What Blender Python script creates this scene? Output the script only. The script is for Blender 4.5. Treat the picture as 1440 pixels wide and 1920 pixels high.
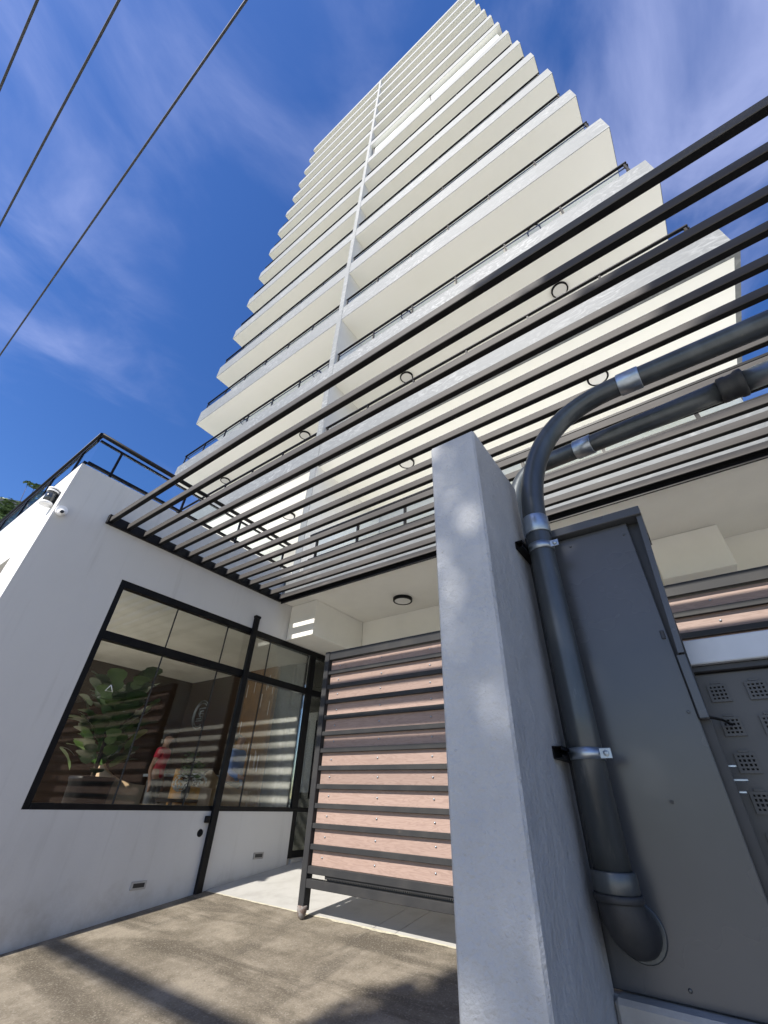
import bpy, math, random
import numpy as np
from mathutils import Vector, Matrix
random.seed(7)
for o in list(bpy.data.objects): bpy.data.objects.remove(o, do_unlink=True)
S = bpy.context.scene
COL = S.collection

# ------------------------------------------------------------------ camera
RC = np.array([[0.81193232, 0.58294509, 0.03067453],
               [-0.31703574, 0.48447379, -0.81533642],
               [-0.49015737, 0.65227307, 0.57817436]])      # rows: right, down, forward
FPX = 766.264                                               # focal length in px of a 1440 px wide frame
cd = bpy.data.cameras.new('camera'); cam = bpy.data.objects.new('camera', cd); COL.objects.link(cam)
cd.sensor_fit = 'HORIZONTAL'; cd.sensor_width = 36.0; cd.lens = FPX / 1440 * 36
cd.clip_start = 0.02; cd.clip_end = 3000
r, d_, f_ = [Vector(v) for v in RC]
M = Matrix.Identity(4)
for i in range(3):
    M[i][0] = r[i]; M[i][1] = -d_[i]; M[i][2] = -f_[i]
cam.matrix_world = M
S.camera = cam
S.render.resolution_x, S.render.resolution_y = 768, 1024

# ------------------------------------------------------------------ light
SUN = Vector((0.075, 1.0, -0.94)).normalized()              # direction the light travels
SUN_EL = math.asin(-SUN.z)
SUN_AZ = math.atan2(-SUN.x, -SUN.y)                         # compass from +Y towards +X, of the sun itself
sl = bpy.data.lights.new('sun', 'SUN'); so = bpy.data.objects.new('sun', sl); COL.objects.link(so)
sl.energy = 4.2; sl.angle = math.radians(0.55); sl.color = (1.0, 0.95, 0.87)
so.rotation_euler = SUN.to_track_quat('-Z', 'Y').to_euler(); so.location = (-3, -30, 30)
W = bpy.data.worlds.new('World'); S.world = W; W.use_nodes = True
nt = W.node_tree; nt.nodes.clear()
def N(tree, typ, **kw):
    n = tree.nodes.new(typ)
    for k, v in kw.items():
        if k == 'inp':
            for a, b in v.items(): n.inputs[a].default_value = b
        else: setattr(n, k, v)
    return n
sky = N(nt, 'ShaderNodeTexSky', sky_type='NISHITA', sun_disc=False, sun_elevation=SUN_EL,
        sun_rotation=SUN_AZ, altitude=50, air_density=1.0, dust_density=0.4, ozone_density=2.2)
tc = N(nt, 'ShaderNodeTexCoord')
sep = N(nt, 'ShaderNodeSeparateXYZ'); nt.links.new(tc.outputs['Generated'], sep.inputs[0])
mx = N(nt, 'ShaderNodeMath', operation='MAXIMUM', inp={1: 0.12}); nt.links.new(sep.outputs['Z'], mx.inputs[0])
dx = N(nt, 'ShaderNodeMath', operation='DIVIDE'); nt.links.new(sep.outputs['X'], dx.inputs[0]); nt.links.new(mx.outputs[0], dx.inputs[1])
dy = N(nt, 'ShaderNodeMath', operation='DIVIDE'); nt.links.new(sep.outputs['Y'], dy.inputs[0]); nt.links.new(mx.outputs[0], dy.inputs[1])
cmb = N(nt, 'ShaderNodeCombineXYZ'); nt.links.new(dx.outputs[0], cmb.inputs[0]); nt.links.new(dy.outputs[0], cmb.inputs[1])
mp = N(nt, 'ShaderNodeMapping'); mp.inputs['Rotation'].default_value = (0, 0, math.radians(-25)); mp.inputs['Scale'].default_value = (1.4, 1.0, 1)
mp.inputs['Location'].default_value = (-1.8405, 7.4639, 14.7000)
nt.links.new(cmb.outputs[0], mp.inputs[0])
n1 = N(nt, 'ShaderNodeTexNoise', inp={'Scale': 2.4, 'Detail': 7.0, 'Roughness': 0.54, 'Distortion': 0.4}); nt.links.new(mp.outputs[0], n1.inputs['Vector'])
mp2 = N(nt, 'ShaderNodeMapping'); mp2.inputs['Location'].default_value = (-7.4286, 1.5085, 21.0000); nt.links.new(cmb.outputs[0], mp2.inputs[0])
n2 = N(nt, 'ShaderNodeTexNoise', inp={'Scale': 0.8, 'Detail': 2.0, 'Roughness': 0.5}); nt.links.new(mp2.outputs[0], n2.inputs['Vector'])
mm = N(nt, 'ShaderNodeMath', operation='MULTIPLY'); nt.links.new(n1.outputs[0], mm.inputs[0]); nt.links.new(n2.outputs[0], mm.inputs[1])
cr = N(nt, 'ShaderNodeMapRange', interpolation_type='SMOOTHSTEP', inp={1: 0.18, 2: 0.46, 3: 0.0, 4: 0.6}); nt.links.new(mm.outputs[0], cr.inputs[0])
hs = N(nt, 'ShaderNodeHueSaturation', inp={'Hue': 0.514, 'Saturation': 1.3, 'Value': 1.0}); nt.links.new(sky.outputs[0], hs.inputs['Color'])
cmix = N(nt, 'ShaderNodeMix', data_type='RGBA'); nt.links.new(cr.outputs[0], cmix.inputs['Factor'])
nt.links.new(hs.outputs[0], cmix.inputs['A']); cmix.inputs['B'].default_value = (4.1, 4.45, 6.7, 1)
bg = N(nt, 'ShaderNodeBackground', inp={'Strength': 0.102}); nt.links.new(cmix.outputs['Result'], bg.inputs[0])
ow = N(nt, 'ShaderNodeOutputWorld'); nt.links.new(bg.outputs[0], ow.inputs[0])
S.view_settings.view_transform = 'Standard'; S.view_settings.look = 'None'
S.view_settings.gamma = 1; S.view_settings.use_curve_mapping = False
S.view_settings.exposure = 0.9

# ------------------------------------------------------------------ helpers
def ray(px, py):
    v = RC.T @ np.array([px - 720., py - 960., FPX]); return v
def atY(px, py, Y): v = ray(px, py); return Vector(v * Y / v[1])
def atX(px, py, X): v = ray(px, py); return Vector(v * X / v[0])
def atZ(px, py, Z): v = ray(px, py); return Vector(v * Z / v[2])

class MB:
    def __init__(s): s.v = []; s.f = []; s.sm = []
    def add(s, vs, fs, smooth=False):
        b = len(s.v); s.v += [tuple(v) for v in vs]
        for f in fs: s.f.append([b + i for i in f]); s.sm.append(smooth)
        return s
    def box(s, x0, x1, y0, y1, z0, z1):
        vs = [(x, y, z) for z in (z0, z1) for y in (y0, y1) for x in (x0, x1)]
        return s.add(vs, [(0, 2, 3, 1), (4, 5, 7, 6), (0, 1, 5, 4), (2, 6, 7, 3), (0, 4, 6, 2), (1, 3, 7, 5)])
    def bbox(s, x0, x1, y0, y1, z0, z1, b=0.005):
        lo = (x0, y0, z0); hi = (x1, y1, z1); vs = []; idx = {}
        b = min(b, 0.45 * min(x1 - x0, y1 - y0, z1 - z0))
        for sx in (0, 1):
            for sy in (0, 1):
                for sz in (0, 1):
                    sg = (sx, sy, sz)
                    for ax in range(3):       # vertex lying on the face of axis ax
                        p = []
                        for k in range(3):
                            e = hi[k] if sg[k] else lo[k]
                            if k != ax: e += (-b if sg[k] else b)
                            p.append(e)
                        idx[(sg, ax)] = len(vs); vs.append(tuple(p))
        fs = []
        for ax in range(3):
            u, w = [(1, 2), (2, 0), (0, 1)][ax]
            for sd in (0, 1):
                q = []
                for (a, c) in ((0, 0), (1, 0), (1, 1), (0, 1)):
                    sg = [0, 0, 0]; sg[ax] = sd; sg[u] = a; sg[w] = c; q.append(idx[(tuple(sg), ax)])
                fs.append(q if sd else q[::-1])
        c = Vector(((x0 + x1) / 2, (y0 + y1) / 2, (z0 + z1) / 2))
        def orient(q):
            P = [Vector(vs[i]) for i in q]; n = (P[1] - P[0]).cross(P[2] - P[0])
            m = sum(P, Vector()) / len(P)
            return q if n.dot(m - c) > 0 else q[::-1]
        for ax in range(3):                   # edges along axis ax
            u, w = [(1, 2), (2, 0), (0, 1)][ax]
            for a in (0, 1):
                for e in (0, 1):
                    s0 = [0, 0, 0]; s1 = [0, 0, 0]; s1[ax] = 1
                    for g in (s0, s1): g[u] = a; g[w] = e
                    fs.append(orient([idx[(tuple(s0), u)], idx[(tuple(s1), u)], idx[(tuple(s1), w)], idx[(tuple(s0), w)]]))
        for sx in (0, 1):
            for sy in (0, 1):
                for sz in (0, 1): fs.append(orient([idx[((sx, sy, sz), k)] for k in range(3)]))
        return s.add(vs, fs)
    def tube(s, path, rad, n=12, caps=True, smooth=True):
        path = [Vector(p) for p in path]; m = len(path)
        if not hasattr(rad, '__len__'): rad = [rad] * m
        up = None; vs = []
        for i, p in enumerate(path):
            t = (path[min(i + 1, m - 1)] - path[max(i - 1, 0)])
            t = t.normalized() if t.length > 1e-9 else Vector((0, 0, 1))
            if up is None:
                up = Vector((0, 0, 1)) if abs(t.z) < 0.9 else Vector((0, 1, 0))
            a = (up - t * up.dot(t)).normalized(); up = a; c = t.cross(a)
            for k in range(n):
                th = 2 * math.pi * k / n
                vs.append(p + (a * math.cos(th) + c * math.sin(th)) * rad[i])
        fs = [(i * n + k, i * n + (k + 1) % n, (i + 1) * n + (k + 1) % n, (i + 1) * n + k) for i in range(m - 1) for k in range(n)]
        s.add(vs, fs, smooth)
        if caps:
            b = len(s.v) - len(vs)
            s.f.append([b + k for k in range(n)][::-1]); s.sm.append(False)
            s.f.append([b + (m - 1) * n + k for k in range(n)]); s.sm.append(False)
        return s
    def prism(s, poly, axis, a, b):
        """poly: 2D points in the two other axes (cyclic order), extruded along axis from a to b"""
        u, w = [(1, 2), (2, 0), (0, 1)][axis]; n = len(poly); vs = []
        for t in (a, b):
            for p in poly:
                q = [0, 0, 0]; q[axis] = t; q[u] = p[0]; q[w] = p[1]; vs.append(q)
        ar = sum(poly[i][0] * poly[(i + 1) % n][1] - poly[(i + 1) % n][0] * poly[i][1] for i in range(n))
        fs = [list(range(n))[::-1], [n + i for i in range(n)]] + [(i, (i + 1) % n, n + (i + 1) % n, n + i) for i in range(n)]
        if ar * (b - a) < 0: fs = [list(f)[::-1] for f in fs]
        return s.add(vs, fs)
    def lathe(s, prof, c, n=20, axis=2, smooth=True, caps=True):
        """prof: (radius, height) list"""
        vs = []
        u, w = [(1, 2), (2, 0), (0, 1)][axis]
        for (rr, h) in prof:
            for k in range(n):
                th = 2 * math.pi * k / n; q = list(c); q[axis] += h; q[u] += rr * math.cos(th); q[w] += rr * math.sin(th); vs.append(q)
        m = len(prof)
        fs = [(i * n + k, i * n + (k + 1) % n, (i + 1) * n + (k + 1) % n, (i + 1) * n + k) for i in range(m - 1) for k in range(n)]
        s.add(vs, fs, smooth)
        if not caps: return s
        b = len(s.v) - len(vs)
        s.f.append([b + k for k in range(n)][::-1]); s.sm.append(False)
        s.f.append([b + (m - 1) * n + k for k in range(n)]); s.sm.append(False)
        return s
    def mesh(s, name, off=(0, 0, 0)):
        me = bpy.data.meshes.new(name); ox, oy, oz = off
        me.from_pydata([(x - ox, y - oy, z - oz) for x, y, z in s.v], [], s.f)
        me.polygons.foreach_set('use_smooth', s.sm); me.update()
        return me
    def build(s, name, mat, parent=None, loc=None):
        off = wloc(parent) if loc is None else Vector(loc)
        o = bpy.data.objects.new(name, s.mesh(name, off)); COL.objects.link(o)
        if mat: o.data.materials.append(mat)
        if parent: o.parent = parent; o.location = off - wloc(parent)
        else: o.location = off
        return o
def wloc(o):
    v = Vector((0, 0, 0))
    while o: v = v + o.location; o = o.parent
    return v
def tag(o, label=None, cat=None, group=None, kind=None):
    if label: o['label'] = label
    if cat: o['category'] = cat
    if group: o['group'] = group
    if kind: o['kind'] = kind
    return o
def thing(name, label, cat, loc=(0, 0, 0), group=None):
    o = bpy.data.objects.new(name, None); COL.objects.link(o); o.location = loc
    o.empty_display_size = 0.1
    return tag(o, label, cat, group)
def inst(src, name, parent, loc):
    """another object with the same mesh, at local place loc under parent"""
    o = bpy.data.objects.new(name, src.data); COL.objects.link(o); o.parent = parent; o.location = loc
    return o

# ------------------------------------------------------------------ materials
def newmat(name):
    m = bpy.data.materials.new(name); m.use_nodes = True
    t = m.node_tree; t.nodes.clear()
    out = N(t, 'ShaderNodeOutputMaterial'); b = N(t, 'ShaderNodeBsdfPrincipled'); t.links.new(b.outputs[0], out.inputs[0])
    return m, t, b
def pmat(name, col, rough=0.6, col2=None, scale=3.0, detail=5.0, mix=(0.35, 0.7), stretch=(1, 1, 1), bump=0.0, bscale=60.0,
         metal=0.0, spec=0.5, col3=None, scale3=0.7, mix3=(0.5, 0.75), rvar=0.0, bdist=0.01):
    m, t, b = newmat(name)
    tc = N(t, 'ShaderNodeTexCoord'); mpn = N(t, 'ShaderNodeMapping'); mpn.inputs['Scale'].default_value = stretch
    t.links.new(tc.outputs['Object'], mpn.inputs[0])
    b.inputs['Roughness'].default_value = rough; b.inputs['Metallic'].default_value = metal
    b.inputs['Specular IOR Level'].default_value = spec
    b.inputs['Base Color'].default_value = (*col, 1)
    last = None
    if col2:
        nz = N(t, 'ShaderNodeTexNoise', inp={'Scale': scale, 'Detail': detail, 'Roughness': 0.6}); t.links.new(mpn.outputs[0], nz.inputs['Vector'])
        mr = N(t, 'ShaderNodeMapRange', interpolation_type='SMOOTHSTEP', inp={1: mix[0], 2: mix[1]}); t.links.new(nz.outputs[0], mr.inputs[0])
        mxn = N(t, 'ShaderNodeMix', data_type='RGBA'); t.links.new(mr.outputs[0], mxn.inputs['Factor'])
        mxn.inputs['A'].default_value = (*col, 1); mxn.inputs['B'].default_value = (*col2, 1); last = mxn
        if rvar:
            ra = N(t, 'ShaderNodeMapRange', inp={3: rough - rvar, 4: rough + rvar}); t.links.new(nz.outputs[0], ra.inputs[0]); t.links.new(ra.outputs[0], b.inputs['Roughness'])
    if col3:
        nz3 = N(t, 'ShaderNodeTexNoise', inp={'Scale': scale3, 'Detail': 6.0, 'Roughness': 0.65}); t.links.new(mpn.outputs[0], nz3.inputs['Vector'])
        mr3 = N(t, 'ShaderNodeMapRange', interpolation_type='SMOOTHSTEP', inp={1: mix3[0], 2: mix3[1]}); t.links.new(nz3.outputs[0], mr3.inputs[0])
        mx3 = N(t, 'ShaderNodeMix', data_type='RGBA'); t.links.new(mr3.outputs[0], mx3.inputs['Factor'])
        t.links.new(last.outputs['Result'], mx3.inputs['A']); mx3.inputs['B'].default_value = (*col3, 1); last = mx3
    if last: t.links.new(last.outputs['Result'], b.inputs['Base Color'])
    if bump:
        nb = N(t, 'ShaderNodeTexNoise', inp={'Scale': bscale, 'Detail': 4.0, 'Roughness': 0.6}); t.links.new(tc.outputs['Object'], nb.inputs['Vector'])
        bp = N(t, 'ShaderNodeBump', inp={'Strength': bump, 'Distance': bdist}); t.links.new(nb.outputs[0], bp.inputs['Height']); t.links.new(bp.outputs[0], b.inputs['Normal'])
    return m
def glass(name, tint, refl=1.0, rough=0.0, ior=1.5):
    m = bpy.data.materials.new(name); m.use_nodes = True; t = m.node_tree; t.nodes.clear()
    out = N(t, 'ShaderNodeOutputMaterial'); tr = N(t, 'ShaderNodeBsdfTransparent'); tr.inputs[0].default_value = (*tint, 1)
    gl = N(t, 'ShaderNodeBsdfAnisotropic') if False else N(t, 'ShaderNodeBsdfGlossy'); gl.inputs['Roughness'].default_value = rough
    gl.inputs['Color'].default_value = (0.95, 0.97, 1, 1)
    fr = N(t, 'ShaderNodeFresnel', inp={'IOR': ior}); mu = N(t, 'ShaderNodeMath', operation='MULTIPLY', use_clamp=True, inp={1: refl})
    t.links.new(fr.outputs[0], mu.inputs[0]); mi = N(t, 'ShaderNodeMixShader')
    t.links.new(mu.outputs[0], mi.inputs[0]); t.links.new(tr.outputs[0], mi.inputs[1]); t.links.new(gl.outputs[0], mi.inputs[2]); t.links.new(mi.outputs[0], out.inputs[0])
    return m
MT = {}
MT['white_wall'] = pmat('white_wall', (0.58, 0.575, 0.56), 0.75, (0.53, 0.525, 0.51), 0.9, 6, (0.42, 0.8), bump=0.12, bscale=45, col3=(0.46, 0.44, 0.41), scale3=0.55, mix3=(0.6, 0.95), stretch=(1, 1, 0.6))
def wall_grime(m):
    t = m.node_tree; b = [n for n in t.nodes if n.type == 'BSDF_PRINCIPLED'][0]
    src = b.inputs['Base Color'].links[0].from_socket
    g = N(t, 'ShaderNodeNewGeometry'); sp = N(t, 'ShaderNodeSeparateXYZ'); t.links.new(g.outputs['Position'], sp.inputs[0])
    nz = N(t, 'ShaderNodeTexNoise', inp={'Scale': 3.5, 'Detail': 8, 'Roughness': 0.7}); t.links.new(g.outputs['Position'], nz.inputs['Vector'])
    hz = N(t, 'ShaderNodeMath', operation='MULTIPLY_ADD', inp={1: -0.9, 2: -0.18}); t.links.new(sp.outputs['Z'], hz.inputs[0])       # splash height
    ad = N(t, 'ShaderNodeMath', operation='MULTIPLY'); t.links.new(hz.outputs[0], ad.inputs[0]); t.links.new(nz.outputs[0], ad.inputs[1])
    mr = N(t, 'ShaderNodeMapRange', interpolation_type='SMOOTHSTEP', inp={1: 0.22, 2: 0.55, 3: 0, 4: 0.6}); t.links.new(ad.outputs[0], mr.inputs[0])
    mxn = N(t, 'ShaderNodeMix', data_type='RGBA'); t.links.new(mr.outputs[0], mxn.inputs['Factor']); t.links.new(src, mxn.inputs['A']); mxn.inputs['B'].default_value = (0.33, 0.30, 0.25, 1)
    mp_ = N(t, 'ShaderNodeMapping'); mp_.inputs['Scale'].default_value = (1, 5, 0.35); t.links.new(g.outputs['Position'], mp_.inputs[0])
    ns = N(t, 'ShaderNodeTexNoise', inp={'Scale': 1.6, 'Detail': 6, 'Roughness': 0.6}); t.links.new(mp_.outputs[0], ns.inputs['Vector'])
    ms = N(t, 'ShaderNodeMapRange', interpolation_type='SMOOTHSTEP', inp={1: 0.54, 2: 0.74, 3: 0, 4: 0.32}); t.links.new(ns.outputs[0], ms.inputs[0])   # rain streaks
    m2 = N(t, 'ShaderNodeMix', data_type='RGBA'); t.links.new(ms.outputs[0], m2.inputs['Factor']); t.links.new(mxn.outputs['Result'], m2.inputs['A']); m2.inputs['B'].default_value = (0.38, 0.37, 0.345, 1)
    t.links.new(m2.outputs['Result'], b.inputs['Base Color'])
wall_grime(MT['white_wall'])
MT['porch_white'] = pmat('porch_white', (0.82, 0.805, 0.745), 0.8, (0.77, 0.755, 0.70), 1.3, 4, bump=0.06, bscale=50)
MT['soffit'] = pmat('soffit', (0.92, 0.912, 0.85), 0.8, (0.90, 0.892, 0.825), 0.5, 4, (0.4, 0.75), bump=0.05, bscale=30)
MT['drive'] = None
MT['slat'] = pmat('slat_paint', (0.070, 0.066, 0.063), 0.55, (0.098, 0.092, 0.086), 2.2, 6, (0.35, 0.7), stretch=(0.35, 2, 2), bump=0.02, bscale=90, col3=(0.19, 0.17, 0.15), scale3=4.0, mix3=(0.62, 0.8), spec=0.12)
MT['black_metal'] = pmat('black_metal', (0.006, 0.006, 0.007), 0.42, (0.010, 0.010, 0.011), 4, 4, spec=0.15)
MT['gate_metal'] = pmat('gate_metal', (0.032, 0.032, 0.033), 0.5, (0.048, 0.046, 0.044), 3, 6, (0.4, 0.75), col3=(0.15, 0.12, 0.095), scale3=5, mix3=(0.66, 0.85), rvar=0.1, spec=0.2)
MT['pillar'] = None
MT['cabinet'] = pmat('cabinet_paint', (0.052, 0.056, 0.062), 0.27, (0.066, 0.069, 0.074), 1.6, 4, (0.3, 0.7), bump=0.03, bscale=3.0, bdist=0.05, col3=(0.06, 0.06, 0.06), scale3=2.5, mix3=(0.6, 0.9), rvar=0.08)
MT['cab_dark'] = pmat('cabinet_dark', (0.02, 0.021, 0.023), 0.5, (0.03, 0.03, 0.032), 5, 3)
MT['meter'] = pmat('meter_plate', (0.050, 0.051, 0.052), 0.45, (0.066, 0.066, 0.066), 3, 5, bump=0.02, bscale=20)
MT['steel_dark'] = pmat('conduit', (0.058, 0.066, 0.072), 0.33, (0.095, 0.104, 0.108), 9, 9, (0.35, 0.75), metal=0.45, stretch=(1, 1, 0.22), bump=0.12, bscale=60, col3=(0.17, 0.175, 0.17), scale3=22, mix3=(0.60, 0.78), rvar=0.12, bdist=0.004)
MT['galv'] = pmat('galvanised', (0.42, 0.47, 0.52), 0.34, (0.30, 0.34, 0.38), 12, 5, metal=0.9, rvar=0.1)
MT['rubber'] = pmat('rubber', (0.016, 0.017, 0.019), 0.6, (0.034, 0.034, 0.034), 9, 5, bump=0.1, bscale=60)
MT['rust'] = pmat('worn_foot', (0.15, 0.10, 0.075), 0.8, (0.26, 0.25, 0.24), 25, 5, bump=0.3, bscale=50)
MT['white_plastic'] = pmat('white_plastic', (0.8, 0.8, 0.8), 0.35)
MT['grey_cap'] = pmat('grey_cap', (0.42, 0.45, 0.49), 0.5, (0.5, 0.53, 0.57), 3, 4)
MT['plinth'] = pmat('plinth_concrete', (0.42, 0.41, 0.385), 0.85, (0.30, 0.29, 0.27), 5, 7, bump=0.25, bscale=60)
MT['glass_shop'] = glass('shop_glass', (0.92, 0.93, 0.90), 0.6)
MT['glass_rail'] = glass('rail_glass', (0.95, 0.98, 0.98), 0.12)
MT['floor_tile'] = pmat('balcony_tile', (0.72, 0.69, 0.62), 0.5, (0.66, 0.63, 0.56), 2, 4)
MT['slat_under'] = pmat('slat_shade_paint', (0.008, 0.008, 0.009), 0.5, (0.012, 0.012, 0.012), 5, 4, spec=0.08)  # near-black for slat undersides: their shade is put into the colour
MT['void'] = pmat('void_black', (0.004, 0.004, 0.004), 0.9)
MT['lamp_disc'] = pmat('lamp_diffuser', (0.72, 0.71, 0.68), 0.4)
MT['brown'] = pmat('brown_panel', (0.036, 0.019, 0.011), 0.45, (0.055, 0.029, 0.016), 5, 5, stretch=(0.3, 1, 6))
MT['gold'] = pmat('gold_panel', (0.28, 0.14, 0.035), 0.35, (0.2, 0.095, 0.02), 7, 4, metal=0.2)
MT['dark_room'] = pmat('dark_room', (0.05, 0.045, 0.04), 0.7)
MT['room_white'] = pmat('room_white', (0.85, 0.84, 0.78), 0.8, (0.7, 0.69, 0.63), 1, 3)
MT['tile'] = pmat('lobby_tile', (0.50, 0.45, 0.38), 0.2, (0.43, 0.39, 0.33), 2, 5)
MT['bark'] = pmat('bark', (0.10, 0.075, 0.05), 0.9, (0.06, 0.045, 0.03), 12, 6, stretch=(1, 1, 0.2), bump=0.4, bscale=30)
MT['roof_grey'] = pmat('roof_grey', (0.22, 0.22, 0.21), 0.8, (0.16, 0.16, 0.15), 2, 5)
MT['road'] = pmat('street_surface', (0.57, 0.55, 0.50), 0.9, (0.52, 0.50, 0.45), 0.8, 6, bump=0.2, bscale=30)
MT['tower_wall'] = pmat('tower_wall', (0.78, 0.77, 0.74), 0.8, (0.72, 0.71, 0.68), 0.7, 4)
MT['blind'] = pmat('white_blind', (0.85, 0.85, 0.83), 0.7)
MT['window_dark'] = pmat('dark_glazing', (0.03, 0.035, 0.04), 0.08, spec=0.8)

# driveway: worn brownish asphalt with pale scuffs, dark drag marks and thin scratches
def drive_mat():
    m, t, b = newmat('driveway_asphalt')
    tc = N(t, 'ShaderNodeTexCoord')
    def noise(sc, det, rough, stretch=(1, 1, 1), rot=0, dist=0.0):
        mpn = N(t, 'ShaderNodeMapping'); mpn.inputs['Scale'].default_value = stretch; mpn.inputs['Rotation'].default_value = (0, 0, rot)
        t.links.new(tc.outputs['Object'], mpn.inputs[0])
        n = N(t, 'ShaderNodeTexNoise', inp={'Scale': sc, 'Detail': det, 'Roughness': rough, 'Distortion': dist}); t.links.new(mpn.outputs[0], n.inputs['Vector']); return n.outputs[0]
    def mr(src, a, bb, lo=0.0, hi=1.0):
        n = N(t, 'ShaderNodeMapRange', interpolation_type='SMOOTHSTEP', inp={1: a, 2: bb, 3: lo, 4: hi}); t.links.new(src, n.inputs[0]); return n.outputs[0]
    def mix(fac, A, B):
        n = N(t, 'ShaderNodeMix', data_type='RGBA'); t.links.new(fac, n.inputs['Factor'])
        for k, v in (('A', A), ('B', B)):
            if isinstance(v, tuple): n.inputs[k].default_value = (*v, 1)
            else: t.links.new(v, n.inputs[k])
        return n.outputs['Result']
    c = mix(mr(noise(2.3, 9, 0.68), 0.38, 0.64), (0.136, 0.115, 0.085), (0.245, 0.211, 0.162))
    c = mix(mr(noise(1.3, 7, 0.62, (0.45, 2.2, 1), 0.16, 0.5), 0.45, 0.62, 0, 0.8), c, (0.075, 0.062, 0.045))
    c = mix(mr(noise(1.5, 7, 0.62, (2.0, 0.4, 1), 0.30, 0.5), 0.52, 0.70, 0, 0.6), c, (0.08, 0.068, 0.052))
    c = mix(mr(noise(70, 4, 0.75), 0.50, 0.68, 0, 0.5), c, (0.36, 0.325, 0.265))
    c = mix(mr(noise(55, 4, 0.75, (1, 1, 1), 1.0), 0.56, 0.70, 0, 0.6), c, (0.05, 0.043, 0.034))
    c = mix(mr(noise(5, 6, 0.7, (1.6, 0.10, 1), 0.7), 0.66, 0.74, 0, 0.3), c, (0.42, 0.38, 0.31))
    c = mix(mr(noise(5, 6, 0.7, (0.10, 1.7, 1), 0.25), 0.69, 0.75, 0, 0.2), c, (0.42, 0.38, 0.31))
    t.links.new(c, b.inputs['Base Color']); b.inputs['Roughness'].default_value = 0.92; b.inputs['Specular IOR Level'].default_value = 0.25
    bp = N(t, 'ShaderNodeBump', inp={'Strength': 0.5, 'Distance': 0.006}); t.links.new(noise(150, 4, 0.7), bp.inputs['Height']); t.links.new(bp.outputs[0], b.inputs['Normal'])
    return m
MT['drive'] = drive_mat()
MT['porch_floor'] = pmat('porch_concrete', (0.40, 0.39, 0.365), 0.85, (0.33, 0.32, 0.295), 4, 8, (0.4, 0.75), bump=0.15, bscale=80, col3=(0.40, 0.385, 0.34), scale3=1.5, mix3=(0.58, 0.85))

# render of the pillar: blue-grey painted cement with trowel relief, pits and small blisters
def pillar_mat():
    m, t, b = newmat('pillar_paint')
    tc = N(t, 'ShaderNodeTexCoord')
    n1 = N(t, 'ShaderNodeTexNoise', inp={'Scale': 2.2, 'Detail': 6, 'Roughness': 0.6}); t.links.new(tc.outputs['Object'], n1.inputs['Vector'])
    mpn = N(t, 'ShaderNodeMapping'); mpn.inputs['Scale'].default_value = (9, 9, 0.9); t.links.new(tc.outputs['Object'], mpn.inputs[0])
    n2 = N(t, 'ShaderNodeTexNoise', inp={'Scale': 1.0, 'Detail': 4, 'Roughness': 0.55}); t.links.new(mpn.outputs[0], n2.inputs['Vector'])
    r1 = N(t, 'ShaderNodeValToRGB'); r1.color_ramp.elements[0].position = 0.35; r1.color_ramp.elements[1].position = 0.72
    r1.color_ramp.elements[0].color = (0.325, 0.332, 0.342, 1); r1.color_ramp.elements[1].color = (0.42, 0.422, 0.425, 1); t.links.new(n1.outputs[0], r1.inputs[0])
    m2 = N(t, 'ShaderNodeMapRange', interpolation_type='SMOOTHSTEP', inp={1: 0.58, 2: 0.78, 3: 0, 4: 0.35}); t.links.new(n2.outputs[0], m2.inputs[0])
    mx2 = N(t, 'ShaderNodeMix', data_type='RGBA'); t.links.new(m2.outputs[0], mx2.inputs['Factor']); t.links.new(r1.outputs[0], mx2.inputs['A']); mx2.inputs['B'].default_value = (0.27, 0.28, 0.295, 1)
    t.links.new(mx2.outputs['Result'], b.inputs['Base Color']); b.inputs['Roughness'].default_value = 0.46
    vo = N(t, 'ShaderNodeTexVoronoi', inp={'Scale': 62}); t.links.new(tc.outputs['Object'], vo.inputs['Vector'])
    vr = N(t, 'ShaderNodeMapRange', inp={1: 0.0, 2: 0.34, 3: 0.45, 4: 0.0}); t.links.new(vo.outputs['Distance'], vr.inputs[0])
    wn = N(t, 'ShaderNodeMapRange', inp={1: 0.72, 2: 0.8}); t.links.new(vo.outputs['Color'], wn.inputs[0])
    vm = N(t, 'ShaderNodeMath', operation='MULTIPLY'); t.links.new(vr.outputs[0], vm.inputs[0]); t.links.new(wn.outputs[0], vm.inputs[1])
    nb = N(t, 'ShaderNodeTexNoise', inp={'Scale': 55, 'Detail': 5, 'Roughness': 0.62}); t.links.new(tc.outputs['Object'], nb.inputs['Vector'])
    nl = N(t, 'ShaderNodeTexNoise', inp={'Scale': 7, 'Detail': 3, 'Roughness': 0.5}); t.links.new(tc.outputs['Object'], nl.inputs['Vector'])
    a1 = N(t, 'ShaderNodeMath', operation='MULTIPLY_ADD', inp={1: 1.0}); t.links.new(nb.outputs[0], a1.inputs[0]); t.links.new(vm.outputs[0], a1.inputs[2])
    a2 = N(t, 'ShaderNodeMath', operation='MULTIPLY_ADD', inp={1: 2.2}); t.links.new(nl.outputs[0], a2.inputs[0]); t.links.new(a1.outputs[0], a2.inputs[2])
    bp = N(t, 'ShaderNodeBump', inp={'Strength': 1.0, 'Distance': 0.0085}); t.links.new(a2.outputs[0], bp.inputs['Height']); t.links.new(bp.outputs[0], b.inputs['Normal'])
    return m
MT['pillar'] = pillar_mat()

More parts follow.
